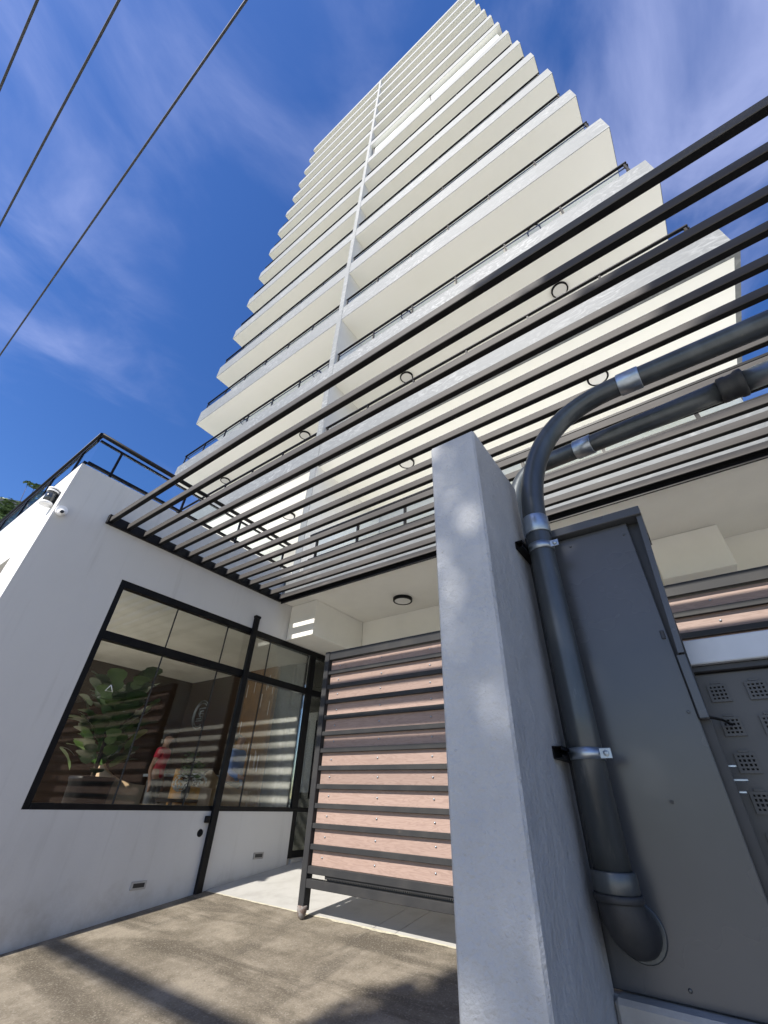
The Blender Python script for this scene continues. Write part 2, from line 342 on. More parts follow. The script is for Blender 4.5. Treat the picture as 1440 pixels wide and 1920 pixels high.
# grey balcony fronts mottled with paler swirls, slightly glossy
def fascia_mat():
    m, t, b = newmat('fascia_stucco')
    tc = N(t, 'ShaderNodeTexCoord'); mpn = N(t, 'ShaderNodeMapping'); mpn.inputs['Scale'].default_value = (1, 1, 1.9); mpn.inputs['Rotation'].default_value = (0, math.radians(22), 0)
    t.links.new(tc.outputs['Object'], mpn.inputs[0])
    n1 = N(t, 'ShaderNodeTexNoise', inp={'Scale': 3.6, 'Detail': 4, 'Roughness': 0.55, 'Distortion': 2.2}); t.links.new(mpn.outputs[0], n1.inputs['Vector'])
    n0 = N(t, 'ShaderNodeTexNoise', inp={'Scale': 0.5, 'Detail': 2}); t.links.new(tc.outputs['Object'], n0.inputs['Vector'])
    r0 = N(t, 'ShaderNodeMapRange', interpolation_type='SMOOTHSTEP', inp={1: 0.4, 2: 0.62, 3: 0.25, 4: 1.0}); t.links.new(n0.outputs[0], r0.inputs[0])
    r1 = N(t, 'ShaderNodeMapRange', interpolation_type='SMOOTHSTEP', inp={1: 0.42, 2: 0.80}); t.links.new(n1.outputs[0], r1.inputs[0])
    mu = N(t, 'ShaderNodeMath', operation='MULTIPLY'); t.links.new(r0.outputs[0], mu.inputs[0]); t.links.new(r1.outputs[0], mu.inputs[1])
    mi = N(t, 'ShaderNodeMix', data_type='RGBA'); t.links.new(mu.outputs[0], mi.inputs['Factor'])
    mi.inputs['A'].default_value = (0.140, 0.150, 0.154, 1); mi.inputs['B'].default_value = (0.29, 0.298, 0.298, 1)
    t.links.new(mi.outputs['Result'], b.inputs['Base Color']); b.inputs['Roughness'].default_value = 0.6
    bp = N(t, 'ShaderNodeBump', inp={'Strength': 0.25, 'Distance': 0.02}); t.links.new(n1.outputs[0], bp.inputs['Height']); t.links.new(bp.outputs[0], b.inputs['Normal'])
    return m
MT['fascia'] = fascia_mat()

# wood-grain planks; each plank takes its own shift of the grain
def plank_mat():
    m, t, b = newmat('wood_plank')
    tc = N(t, 'ShaderNodeTexCoord'); oi = N(t, 'ShaderNodeObjectInfo')
    sc = N(t, 'ShaderNodeVectorMath', operation='SCALE'); sc.inputs[0].default_value = (7.0, 3.0, 11.0); t.links.new(oi.outputs['Random'], sc.inputs['Scale'])
    ad = N(t, 'ShaderNodeVectorMath', operation='ADD'); t.links.new(tc.outputs['Object'], ad.inputs[0]); t.links.new(sc.outputs[0], ad.inputs[1])
    mpn = N(t, 'ShaderNodeMapping'); mpn.inputs['Scale'].default_value = (1.6, 1, 14); t.links.new(ad.outputs[0], mpn.inputs[0])
    n1 = N(t, 'ShaderNodeTexNoise', inp={'Scale': 1.6, 'Detail': 3, 'Roughness': 0.5, 'Distortion': 0.5}); t.links.new(mpn.outputs[0], n1.inputs['Vector'])
    mm_ = N(t, 'ShaderNodeMath', operation='MULTIPLY', inp={1: 9.0}); t.links.new(n1.outputs[0], mm_.inputs[0])
    fr = N(t, 'ShaderNodeMath', operation='PINGPONG', inp={1: 0.5}); t.links.new(mm_.outputs[0], fr.inputs[0])
    r1 = N(t, 'ShaderNodeMapRange', interpolation_type='SMOOTHSTEP', inp={1: 0.0, 2: 0.35}); t.links.new(fr.outputs[0], r1.inputs[0])
    mp2 = N(t, 'ShaderNodeMapping'); mp2.inputs['Scale'].default_value = (5, 1, 160); t.links.new(ad.outputs[0], mp2.inputs[0])
    n2 = N(t, 'ShaderNodeTexNoise', inp={'Scale': 1.5, 'Detail': 4}); t.links.new(mp2.outputs[0], n2.inputs['Vector'])
    r2 = N(t, 'ShaderNodeMapRange', interpolation_type='SMOOTHSTEP', inp={1: 0.4, 2: 0.7, 3: 0, 4: 0.5}); t.links.new(n2.outputs[0], r2.inputs[0])
    a = N(t, 'ShaderNodeMix', data_type='RGBA'); t.links.new(r1.outputs[0], a.inputs['Factor']); a.inputs['A'].default_value = (0.275, 0.188, 0.152, 1); a.inputs['B'].default_value = (0.335, 0.236, 0.193, 1)
    c = N(t, 'ShaderNodeMix', data_type='RGBA'); t.links.new(r2.outputs[0], c.inputs['Factor']); t.links.new(a.outputs['Result'], c.inputs['A']); c.inputs['B'].default_value = (0.265, 0.18, 0.146, 1)
    n3 = N(t, 'ShaderNodeTexNoise', inp={'Scale': 9, 'Detail': 7, 'Roughness': 0.75}); t.links.new(ad.outputs[0], n3.inputs['Vector'])
    r3 = N(t, 'ShaderNodeMapRange', interpolation_type='SMOOTHSTEP', inp={1: 0.64, 2: 0.8, 3: 0, 4: 0.5}); t.links.new(n3.outputs[0], r3.inputs[0])
    e = N(t, 'ShaderNodeMix', data_type='RGBA'); t.links.new(r3.outputs[0], e.inputs['Factor']); t.links.new(c.outputs['Result'], e.inputs['A']); e.inputs['B'].default_value = (0.56, 0.44, 0.38, 1)
    vr_ = N(t, 'ShaderNodeMapRange', inp={3: 0.86, 4: 1.12}); t.links.new(oi.outputs['Random'], vr_.inputs[0])
    hv = N(t, 'ShaderNodeHueSaturation'); t.links.new(vr_.outputs[0], hv.inputs['Value']); t.links.new(e.outputs['Result'], hv.inputs['Color'])
    t.links.new(hv.outputs[0], b.inputs['Base Color']); b.inputs['Roughness'].default_value = 0.55
    bp = N(t, 'ShaderNodeBump', inp={'Strength': 0.2, 'Distance': 0.002}); t.links.new(n2.outputs[0], bp.inputs['Height']); t.links.new(bp.outputs[0], b.inputs['Normal'])
    return m
MT['plank'] = plank_mat()
def leaf_mat(name, a, b2):
    m, t, b = newmat(name)
    g = N(t, 'ShaderNodeNewGeometry'); r1 = N(t, 'ShaderNodeValToRGB'); r1.color_ramp.elements[0].color = (*a, 1); r1.color_ramp.elements[1].color = (*b2, 1)
    t.links.new(g.outputs['Random Per Island'], r1.inputs[0]); t.links.new(r1.outputs[0], b.inputs['Base Color']); b.inputs['Roughness'].default_value = 0.5
    return m
MT['leaf'] = leaf_mat('tree_leaf', (0.035, 0.075, 0.02), (0.10, 0.16, 0.05))
MT['fig'] = leaf_mat('fig_leaf', (0.035, 0.09, 0.02), (0.12, 0.2, 0.05))

# ------------------------------------------------------------------ ground
SL = 0.119
def gz(y): return -0.927 + SL * (min(max(y, -0.4), 6.1) - 4.03)
Z0 = gz(-5)
def sheet(name, mat, x0, x1, ys, dz, skew=0.0, nx=1):
    mb = MB(); n = len(ys)
    vs = [(x0 + (x1 - x0) * i / nx, y + (skew * ((x0 + (x1 - x0) * i / nx) + 5.4) if k in (0,) and skew else 0), gz(y) + dz) for k, y in enumerate(ys) for i in range(nx + 1)]
    fs = [(k * (nx + 1) + i, k * (nx + 1) + i + 1, (k + 1) * (nx + 1) + i + 1, (k + 1) * (nx + 1) + i) for k in range(n - 1) for i in range(nx)]
    mb.add(vs, fs); return mb.build(name, mat)
MT['terrain'] = pmat('town_ground', (0.20, 0.20, 0.16), 0.95, (0.13, 0.15, 0.09), 0.08, 6)
tag(sheet('ground', MT['terrain'], -900, 900, [-900, -0.4, 6.1, 900], -0.02), kind='structure')
tag(sheet('driveway', MT['drive'], -5.49, 6.0, [-0.39, 1, 2, 3, 4.075], 0.0), kind='structure')
tag(sheet('road', MT['road'], -120, 120, [-14.0, -0.41], -0.012), kind='structure')
tag(sheet('pavement', MT['road'], 6.01, 30, [-0.40, 6.1, 18], -0.008), kind='structure')
# pale porch floor: cast bays with open joints, each bay a piece of the floor
pf = tag(MB().box(-5.49, 6, 4.10, 6.05, -1.6, -1.58).build('porch_floor', MT['porch_floor']), kind='structure')
xs = [-5.49, -3.02, -2.78, -0.2, 2.4, 6.0]
for i in range(len(xs) - 1):
    a, b_ = xs[i] + 0.003, xs[i + 1] - 0.003
    y0 = 4.085; y1 = 6.04
    mb = MB(); mb.add([(a, y0, gz(y0) - .12), (b_, y0, gz(y0) - .12), (b_, y1, gz(y1) - .12), (a, y1, gz(y1) - .12),
                       (a, y0, gz(y0) + .006), (b_, y0, gz(y0) + .006), (b_, y1, gz(y1) + .006), (a, y1, gz(y1) + .006)],
                      [(0, 3, 2, 1), (4, 5, 6, 7), (0, 1, 5, 4), (2, 3, 7, 6), (0, 4, 7, 3), (1, 2, 6, 5)])
    mb.build('floor_slab', MT['porch_floor'], pf)
# crumbly cement line where asphalt meets concrete
mb = MB(); random.seed(3); x = -5.45; top = []; bot = []
while x < 5.9:
    top.append((x, 4.085)); bot.append((x, 4.066 - 0.010 * random.random() ** 2 - (0.014 if -3.5 < x < -2.7 and random.random() < .6 else 0))); x += 0.05
vs = [(x, y, gz(y) + .004) for x, y in bot] + [(x, y, gz(y) + .005) for x, y in top]; n = len(bot)
mb.add(vs, [(i, i + 1, n + i + 1, n + i) for i in range(n - 1)])
mb.build('joint_strip', pmat('joint_mortar', (0.52, 0.48, 0.36), 0.9, (0.35, 0.32, 0.25), 30, 4), pf)

# ------------------------------------------------------------------ apartment tower
T = 4.885; FH = 0.6545 * T; NF = 15
TX0, TX1 = -2.84 * T, 0.497 * T
def zb(k): return T * 1.33 + FH * k
tower = thing('apartment_tower', 'tall white apartment tower with stacked grey-fronted balconies and cream undersides', 'building', (TX0, T, 3.2))
TY1 = T + 7.0
MB().box(TX0 + 0.25, TX1 - 0.2, T + 2.55, TY1, 2.9, zb(14) + 0.2).build('wall', MT['tower_wall'], tower)
fin = MB().bbox(-5.93, -5.715, T - 0.014, T + 2.54, 3.21, zb(14) + 0.74, 0.012).build('divider_fin', MT['fascia'], tower)
fin.data.materials.append(MT['tower_wall'])
for pg in fin.data.polygons:
    if abs(pg.normal.x) > 0.9: pg.material_index = 1
random.seed(11)
gp_src = None; post_src = None; lamp_src = None; ring_src = None; door_src = None
bays = [(TX0 + 0.14, -5.97), (-5.69, TX1 - 0.17)]
NP = 6
for k in range(NF):
    z = zb(k); hf = 0.76
    if k == 0: z = z
    prof = [(T, z), (T + 6.9, z), (T + 6.9, z + 0.28), (T + 0.16, z + 0.28), (T + 0.16, z + hf), (T, z + hf)]
    mb = MB(); mb.prism(prof, 0, TX0, TX1)
    bal = mb.build('balcony', MT['fascia'], tower)
    ins = 0.075 if k == 0 else 0.012
    MB().box(TX0 + ins, TX1 - ins, T + ins, T + 2.5, z - 0.007, z + 0.02).build('soffit', MT['soffit'], bal)
    if k == 14: continue
    MB().box(TX0 + 0.1, TX1 - 0.1, T + 0.165, T + 2.48, z + 0.281, z + 0.295).build('floor_tiles', MT['floor_tile'], bal)
    zr = z + 1.30; yr = T + 0.075
    for bi, (a, b_) in enumerate(bays):
        a2, b2 = (a + 0.0, b_) if bi == 0 else (a, b_ - 0.03)
        enclosed = (k == 7 and bi == 1)
        if enclosed:
            zt = zb(8) - 0.012; xm = -1.72
            MB().box(a2 + 0.16, xm - 0.05, T + 0.24, T + 0.27, z + 0.285, zt).build('white_blind', MT['blind'], bal)
            MB().box(xm + 0.05, b2 - 0.05, T + 0.24, T + 0.27, z + 0.285, zt).build('white_blind', MT['blind'], bal)
            MB().box(xm - 0.05, xm + 0.05, T + 0.2, T + 0.28, z + 0.285, zt).build('mullion', MT['gate_metal'], bal)
            MB().box(a2 + 0.06, a2 + 0.15, T + 0.2, T + 0.28, z + 0.285, zt).build('mullion', MT['gate_metal'], bal)
            continue
        MB().bbox(a2, b2, yr - 0.03, yr + 0.03, zr - 0.022, zr + 0.022, 0.008).build('handrail', MT['black_metal'], bal)
        MB().box(a2 + 0.02, b2 - 0.02, yr + 0.02, yr + 0.042, zr - 0.11, zr - 0.085).build('lower_rail', MT['black_metal'], bal)
        w = (b2 - a2) / NP
        for i in range(NP + 1):
            px = a2 + 0.05 + (b2 - a2 - 0.1) * i / NP
            if post_src is None:
                post_src = MB().box(px - 0.018, px + 0.018, yr - 0.012, yr + 0.028, z + hf, zr - 0.023).build('post', MT['black_metal'], bal, loc=(px, yr, z + hf))
            else: inst(post_src, 'post', bal, Vector((px, yr, z + hf)) - wloc(bal))
            if i < NP:
                gx = px + 0.03
                if gp_src is None:
                    gw = (b2 - a2 - 0.1) / NP - 0.06
                    gp_src = MB().box(gx, gx + gw, yr - 0.005, yr + 0.005, z + hf + 0.012, zr - 0.12).build('glass_panel', MT['glass_rail'], bal, loc=(gx, yr, z))
                else: inst(gp_src, 'glass_panel', bal, Vector((gx, yr, z)) - wloc(bal))
        if k < 3:      # end return of the railing
            xe = a2 if bi == 0 else b2
            MB().bbox(xe - 0.022, xe + 0.022, yr + 0.031, yr + 2.3, zr - 0.022, zr + 0.022, 0.006).build('handrail', MT['black_metal'], bal)
            MB().box(xe - 0.005, xe + 0.005, yr + 0.06, yr + 2.2, z + 0.29, zr - 0.03).build('glass_panel', MT['glass_rail'], bal)
        for xd in ((a2 + 1.2, a2 + 4.6) if bi == 0 else (a2 + 0.9, a2 + 4.5)):
            if door_src is None:
                door_src = MB().box(xd, xd + 2.6, T + 2.50, T + 2.56, z + 0.3, z + 2.6).build('balcony_door', MT['window_dark'], bal, loc=(xd, T + 2.5, z))
            else: inst(door_src, 'balcony_door', bal, Vector((xd, T + 2.5, z)) - wloc(bal))
    for lx in (-12.0, -7.83, -3.88, 0.29):
        p = Vector((lx, 5.975, z))
        if lamp_src is None:
            lamp_src = MB().lathe([(0.150, -0.05), (0.150, -0.043), (0.150, -0.008)], p, 28).build('soffit_lamp', MT['lamp_disc'], bal, loc=p)
            ring_src = MB().lathe([(0.176, -0.058), (0.182, -0.052), (0.182, -0.0075), (0.153, -0.0075), (0.153, -0.058), (0.176, -0.058)], p, 28, caps=False).build('lamp_ring', MT['black_metal'], bal, loc=p)
        else:
            inst(lamp_src, 'soffit_lamp', bal, p - wloc(bal)); inst(ring_src, 'lamp_ring', bal, p - wloc(bal))

# ------------------------------------------------------------------ entrance porch under the tower
porch = thing('entrance_porch', 'recessed entrance porch with pale ceiling and boxed-in duct behind the plank gate', 'porch', (-5.0, 6.0, -0.7))
cl_ = MB().box(-5.50, 6.4, 4.395, 11.9, 2.82, 3.22).build('ceiling', MT['porch_white'], porch)
cl_.data.materials.append(MT['fascia'])
for pg in cl_.data.polygons:
    if pg.normal.y < -0.9: pg.material_index = 1
MB().box(-4.89, 6.4, 5.97, 6.2, -1.0, 2.818).build('back_wall', MT['porch_white'], porch)
MB().bbox(-5.51, -4.89, 4.67, 5.965, 2.21, 2.817, 0.006).build('duct_box', MT['porch_white'], porch)
MB().bbox(0.06, 0.78, 5.55, 5.968, 2.28, 2.816, 0.006).build('duct_box', MT['porch_white'], porch)
MB().box(6.1, 6.4, 4.4, 5.96, -1.0, 2.818).build('side_wall', MT['porch_white'], porch)
MB().box(-5.5, -4.891, 6.9, 7.1, -1.0, 2.818).build('passage_wall', MT['porch_white'], porch)
MB().box(-4.89, -4.6, 6.201, 7.1, -1.0, 2.818).build('passage_wall', MT['porch_white'], porch)
lt = thing('ceiling_lamp', 'flat round black-rimmed ceiling lamp above the plank gate', 'lamp', (-3.60, 5.409, 2.82))
MB().lathe([(0.135, -0.05), (0.135, -0.045), (0.135, -0.003)], (-3.60, 5.409, 2.82), 32).build('diffuser', MT['lamp_disc'], lt)
MB().lathe([(0.158, -0.056), (0.163, -0.05), (0.163, -0.003), (0.138, -0.003), (0.138, -0.056), (0.158, -0.056)], (-3.60, 5.409, 2.82), 32, caps=False).build('rim', MT['black_metal'], lt)

# railing of the terrace over the porch
tr = thing('terrace_railing', 'black terrace railing with clear glass seen through the pergola above the porch', 'railing', (-5.1, 4.52, 3.22))
MB().bbox(-5.12, 6.2, 4.49, 4.55, 4.075, 4.125, 0.008).build('handrail', MT['black_metal'], tr)
MB().box(-5.10, 6.2, 4.505, 4.535, 3.565, 3.595).build('lower_rail', MT['black_metal'], tr)
MB().box(-5.10, 6.2, 4.44, 4.60, 3.221, 3.42).build('kerb', MT['fascia'], tr)
x = -4.93
while x < 6.1:
    MB().box(x - 0.018, x + 0.018, 4.50, 4.54, 3.421, 4.074).build('post', MT['black_metal'], tr)
    MB().box(x + 0.03, x + 0.95, 4.516, 4.526, 3.60, 4.07).build('glass_panel', MT['glass_rail'], tr); x += 0.98

# ------------------------------------------------------------------ lobby wing on the left
WX = -5.517; WY = 0.862; WT = 3.43
wing = thing('lobby_building', 'white rendered lobby wing with large black-framed window', 'building', (-8, 3, -1.4))
w0, w1, wz0, wz1 = 1.862, 5.36, -0.163, 2.205
mb = MB()
mb.box(WX - .22, WX, WY, w0, -1.7, WT)                       # pier at the street corner
mb.box(WX - .22, WX, w0, w1, -1.7, wz0)                      # low wall
mb.box(WX - .22, WX, w0, 7.2, wz1, WT)                       # lintel wall
mb.box(-6.30, WX - .22, WY, WY + .22, -1.7, WT)              # street face
mb.box(-11.0, -6.30, WY, WY + .22, -1.7, -0.3); mb.box(-11.0, -6.30, WY, WY + .22, 2.29, WT)
mb.box(-16.0, -11.0, WY, WY + .22, -1.7, WT)
mb.build('wall', MT['white_wall'], wing)
MB().box(-15.9, WX - .23, WY + .23, 11.8, 2.62, 3.20).build('roof_slab', MT['tower_wall'], wing)
MB().box(-11.0, WX - .23, WY + .23, 6.4, 2.44, 2.6).build('ceiling', MT['room_white'], wing)
MB().box(-9.3, -6.0, 1.5, 6.2, 2.40, 2.438).build('ceiling_tray', MT['room_white'], wing)
MB().box(-15.0, WX - .02, WY + .24, 7.2, -0.80, -0.70).build('lobby_floor', MT['tile'], wing)
MB().box(-15.0, -8.62, 6.40, 6.55, -0.70, 2.6).build('brown_wall', MT['brown'], wing)
gpn = MB().box(-8.60, -7.6, 6.36, 6.45, -0.70, 2.44).build('gold_wall_panel', MT['gold'], wing)
random.seed(5)
for i in range(16):
    gx = -8.55 + 0.9 * random.random(); gz_ = 0.2 + 1.9 * random.random()
    MB().box(gx, gx + .008, 6.352, 6.359, gz_, gz_ + .28).build('inlay_strip', MT['white_plastic'], gpn)
MB().box(-7.58, WX - .075, 6.9, 7.1, -0.70, 2.6).build('rear_wall', MT['dark_room'], wing)
MB().box(-7.75, -7.59, 6.46, 7.1, -0.70, 2.6).build('rear_wall', MT['dark_room'], wing)
MB().box(-11.2, -11.0, WY + .24, 6.4, -0.70, 2.6).build('side_wall', MT['brown'], wing)
# pale panels, coloured to stand for the sunlit wall behind the rear office front
for i, x0 in enumerate((-7.2, -6.55)):
    MB().box(x0, x0 + .5, 6.86, 6.90, 0.1, 1.5).build('daylight_panel', MT['white_plastic'], wing)
MB().box(-7.58, -5.8, 6.80, 6.87, 1.62, 1.70).build('office_frame', MT['black_metal'], wing)
MB().box(-7.58, -7.50, 6.80, 6.88, -0.7, 2.5).build('office_frame', MT['black_metal'], wing)
# shop window: frame and panes
fx0, fx1 = WX - .10, WX - .005
win = MB().box(fx0, fx1, w0, w0 + .065, wz0, wz1 - .001).build('window_frame', MT['black_metal'], wing)
MB().bbox(fx0, WX + .004, w0 + .066, 7.1, wz0 - .001, wz0 + .052).build('sill_bar', MT['black_metal'], win)
MB().box(fx0, fx1, w0 + .066, 7.1, wz1 - .085, wz1 - .002).build('head_bar', MT['black_metal'], win)
MB().box(fx0, fx1, w0 + .066, 7.1, 1.468, 1.565).build('transom', MT['black_metal'], win)
for (a, b_, c) in ((5.33, 5.45, 0), (6.45, 6.55, 0)):
    MB().box(fx0 - .005, fx1 + .003, a, b_, -0.70, wz1 - .003).build('mullion', MT['black_metal'], win)
ys = [w0 + .067, 2.71, 3.55, 4.40, 5.328]
for i in range(4):
    for (a, b_) in ((wz0 + .053, 1.467), (1.566, wz1 - .086)):
        MB().box(WX - .06, WX - .048, ys[i] + .001, ys[i + 1] - .001, a, b_).build('pane', MT['glass_shop'], win)
MB().box(WX - .06, WX - .048, 5.452, 6.448, 1.566, wz1 - .086).build('pane', MT['glass_shop'], win)
for y in ys[1:4]:
    MB().box(WX - .063, WX - .045, y - .006, y + .006, wz0 + .053, wz1 - .086).build('glass_joint', MT['gate_metal'], win)
dr = MB().box(WX - .06, WX - .048, 5.47, 6.44, -0.62, 1.46).build('glass_door', MT['glass_shop'], wing)
MB().tube([(WX + .03, 5.62, 0.0), (WX + .03, 5.62, 1.1)], 0.014, 10).build('door_handle', MT['black_metal'], dr)
MB().box(WX - .065, WX - .04, 5.455, 6.445, -0.70, -0.62).build('kick_rail', MT['black_metal'], dr)
for i in range(2):
    MB().bbox(WX - .05 + .3 * (1 - i) * 0 - 0.0, WX + .02 + .32 * (1 - i), 5.42, 6.9, -0.95 + 0.0, -0.84 + .13 * i, 0.006).build('door_step', MT['plinth'], wing)
# small louvred vents and the round conduit plug in the low wall
for (y, z) in ((3.237, -0.805), (4.822, -0.639)):
    v = MB().bbox(WX - .002, WX + .012, y - .085, y + .085, z - .035, z + .035, .004).build('wall_vent', MT['plinth'], wing)
    MB().box(WX + .0125, WX + .014, y - .062, y + .062, z - .018, z + .018).build('vent_slot', MT['cab_dark'], v)
MB().lathe([(0.0, 0.010), (0.034, 0.010), (0.04, 0.0)][::-1], (WX, 3.847, -0.38), 18, axis=0).build('pipe_plug', MT['black_metal'], wing)
# tiny triangle sticker on the glass
tp = [(2.44 + .05 * math.sin(a), 1.07 + .05 * math.cos(a)) for a in (0, 2.094, 4.189, 0)]
tp = [Vector((WX - .044, y * 0.915, z * 0.905)) for y, z in tp]
MB().tube(tp, 0.006, 6).build('triangle_sticker', MT['white_plastic'], wing)

# catch post of the gate against the wall
cp = thing('gate_catch_post', 'slim black steel post against the white wall that catches the gate', 'post', (WX + .05, 3.98, gz(3.98)))
MB().bbox(WX + .003, WX + .055, 3.935, 4.02, gz(3.98) - .01, 2.37, .004).build('post_tube', MT['black_metal'], cp)
MB().bbox(WX + .003, WX + .065, 3.925, 4.03, 2.371, 2.41, .006).build('cap', MT['black_metal'], cp)
MB().bbox(WX + .003, WX + .05, 3.86, 3.919, -0.28, -0.21, .006).build('catch', MT['black_metal'], cp)

# roof-terrace railing of the wing
rr_ = thing('roof_railing', 'black roof-edge railing with glass above the white lobby wall', 'railing', (WX, WY, WT))
zt, zm, z_b = 3.985, 3.885, 3.49
MB().tube([(WX - .03, WY + .03, zt), (WX - .03, 4.44, zt)], 0.032, 10).build('handrail', MT['black_metal'], rr_)
MB().tube([(WX - .03, WY + .03, zt), (-16, WY + .03, zt)], 0.032, 10).build('handrail', MT['black_metal'], rr_)
MB().box(WX - .045, WX - .015, WY + .05, 4.44, zm - .014, zm + .014).build('mid_rail', MT['black_metal'], rr_)
MB().box(-16, WX - .05, WY + .015, WY + .045, zm - .014, zm + .014).build('mid_rail', MT['black_metal'], rr_)
MB().box(WX - .05, WX - .01, WY + .05, 4.44, z_b - .018, z_b + .018).build('bottom_rail', MT['black_metal'], rr_)
MB().box(-16, WX - .051, WY + .01, WY + .05, z_b - .018, z_b + .018).build('bottom_rail', MT['black_metal'], rr_)
yp = [1.205, 2.235, 3.255, 4.28]
for i, y in enumerate(yp):
    MB().box(WX - .044, WX - .016, y - .014, y + .014, WT + .001, zm - .015).build('post', MT['black_metal'], rr_)
    MB().box(WX - .034, WX - .026, (WY + .06 if i == 0 else yp[i - 1] + .02), y - .02, z_b + .02, zm - .016).build('glass_panel', MT['glass_rail'], rr_)
x = WX - .5
while x > -15.8:
    MB().box(x - .014, x + .014, WY + .016, WY + .044, WT + .001, zm - .015).build('post', MT['black_metal'], rr_)
    MB().box(x - .98, x - .02, WY + .026, WY + .034, z_b + .02, zm - .016).build('glass_panel', MT['glass_rail'], rr_); x -= 1.02
MB().box(WX - .48, WX - .06, WY + .026, WY + .034, z_b + .02, zm - .016).build('glass_panel', MT['glass_rail'], rr_)

# wall lamp (up/down lantern) on the street face
c = atY(92, 930, WY - 0.08)
lx, ly, lz = c
wl = thing('wall_lamp', 'white and smoked-glass wall lantern on the sunlit corner of the lobby wall', 'lamp', (lx, WY, lz))
wl.scale = (.82, .82, .82)
MB().lathe([(0.02, -.16), (.085, -.15), (.09, -.13), (.085, -.115)], (lx, ly, lz), 20).build('lower_cap', MT['white_plastic'], wl)
MB().lathe([(.068, -.114), (.07, .07)], (lx, ly, lz), 20).build('shade', MT['window_dark'], wl)
MB().lathe([(.078, .071), (.08, .09), (.07, .1)], (lx, ly, lz), 20).build('upper_ring', MT['white_plastic'], wl)
MB().lathe([(.062, .101), (.062, .115)], (lx, ly, lz), 20).build('gap_ring', MT['black_metal'], wl)
MB().lathe([(.078, .116), (.08, .135), (.02, .15)], (lx, ly, lz), 20).build('upper_cap', MT['white_plastic'], wl)
MB().bbox(lx - .04, lx + .04, ly + .05, WY - .001, lz - .10, lz + .06, .006).build('bracket', MT['black_metal'], wl)
# dome camera
c = atX(117, 957, WX + 0.06)
sc_ = thing('security_camera', 'small white turret security camera near the top of the lobby wall corner', 'camera', (WX, c.y, c.z))
MB().lathe([(.052, 0.0), (.056, .01), (.054, .038), (.045, .046)], (WX + .001, c.y, c.z), 24, axis=0).build('base', MT['white_plastic'], sc_)
MB().lathe([(.005, -.041), (.026, -.035), (.038, -.015), (.039, .0), (.038, .015), (.027, .032), (.006, .04)], (WX + .057, c.y, c.z - .025), 22, axis=0).build('ball', MT['white_plastic'], sc_)
MB().lathe([(.020, .0), (.020, .010), (.014, .013)], (WX + .090, c.y - .004, c.z - .032), 18, axis=0).build('lens', MT['cab_dark'], sc_)
MB().lathe([(.059, .0), (.060, .016), (.058, .024)], (WX + .02, c.y, c.z + .012), 24, axis=0).build('hood', MT['white_plastic'], sc_)

# ------------------------------------------------------------------ pergola
per = thing('pergola', 'dark metal pergola of long parallel slats over the driveway', 'pergola', (WX, 1.42, 2.82))
slat = None
PX1 = 4.6
for i in range(14):
    y0 = 1.423 + 0.2225 * i
    if slat is None:
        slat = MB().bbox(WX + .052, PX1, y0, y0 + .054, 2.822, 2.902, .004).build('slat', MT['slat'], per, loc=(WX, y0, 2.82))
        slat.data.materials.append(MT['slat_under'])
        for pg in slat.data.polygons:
            if pg.normal.z < -0.9: pg.material_index = 1  # downward faces take the painted-in shade
    else:
        o = inst(slat, 'slat', per, Vector((WX, y0 + random.uniform(-.004, .004), 2.82 + random.uniform(0, .005))) - wloc(per)); o.rotation_euler = (random.uniform(-.012, .012), random.uniform(-.0008, .0008), random.uniform(-.0012, .0012))
MB().bbox(WX + .002, WX + .05, 1.40, 4.385, 2.80, 2.93, .004).build('ledger_beam', MT['black_metal'], per)
MB().bbox(WX + .051, PX1, 4.372, 4.392, 2.76, 2.93, .003).build('rear_beam', MT['black_metal'], per)
MB().bbox(PX1 + .001, PX1 + .08, 1.40, 4.39, 2.80, 2.93, .004).build('ledger_beam', MT['black_metal'], per)
MB().bbox(PX1 + .0, PX1 + .1, 1.42, 1.52, -1.3, 2.799, .004).build('support_post', MT['black_metal'], per)

# ------------------------------------------------------------------ sliding gate
G = 3.955
gate = thing('sliding_gate', 'sliding gate of reddish wood planks in a dark steel frame', 'gate', (-3.77, G, gz(G)))
GX0, GX1 = -3.805, 2.6
YF = G - 0.03                                              # front of rails
MB().bbox(GX0, GX0 + .075, YF - .012, G + .05, -0.872, 1.56, .004).build('end_post', MT['gate_metal'], gate)
MB().bbox(GX0 + .076, GX1, YF - .004, G + .05, 1.455, 1.558, .004).build('top_rail', MT['gate_metal'], gate)
zr_ = [-0.541 + 0.1695 * i for i in range(12)]
bolt = MB().lathe([(.009, 0), (.009, .003), (.006, .007), (.001, .008)], (0, 0, 0), 8, axis=1).mesh('bolt')
bolt.materials.append(MT['galv'])
for v in bolt.vertices: v.co.y = -v.co.y
bolt.flip_normals()
for i, z in enumerate(zr_):
    zt_ = z if i else z
    if i == 0: MB().bbox(GX0 + .076, GX1, YF - .004, G + .05, -0.60, z, .003).build('rail', MT['gate_metal'], gate)
    else: MB().bbox(GX0 + .076, GX1, YF, G + .002, z - .045, z, .003).build('rail', MT['gate_metal'], gate)
    pl = MB().bbox(GX0 + .085 + .004 * random.random(), GX1, G + .004 + .003 * random.random(), G + .022, z - (.02 if i else -.001), z + .1245 + (.02 if i < 11 else -.001), .0015).build('plank', MT['plank'], gate, loc=(GX0 + .08, G + .004, z))
    x = -3.575
    while x < GX1 - .1:
        o = bpy.data.objects.new('bolt', bolt); COL.objects.link(o); o.parent = pl
        o.location = Vector((x + random.uniform(-.008, .008), G + .0045, z + .062 + random.uniform(-.006, .006))) - wloc(pl); x += .645
MB().bbox(GX0 + .076, GX1, YF - .008, G + .05, -0.705, -0.640, .003).build('bottom_rail', MT['gate_metal'], gate)
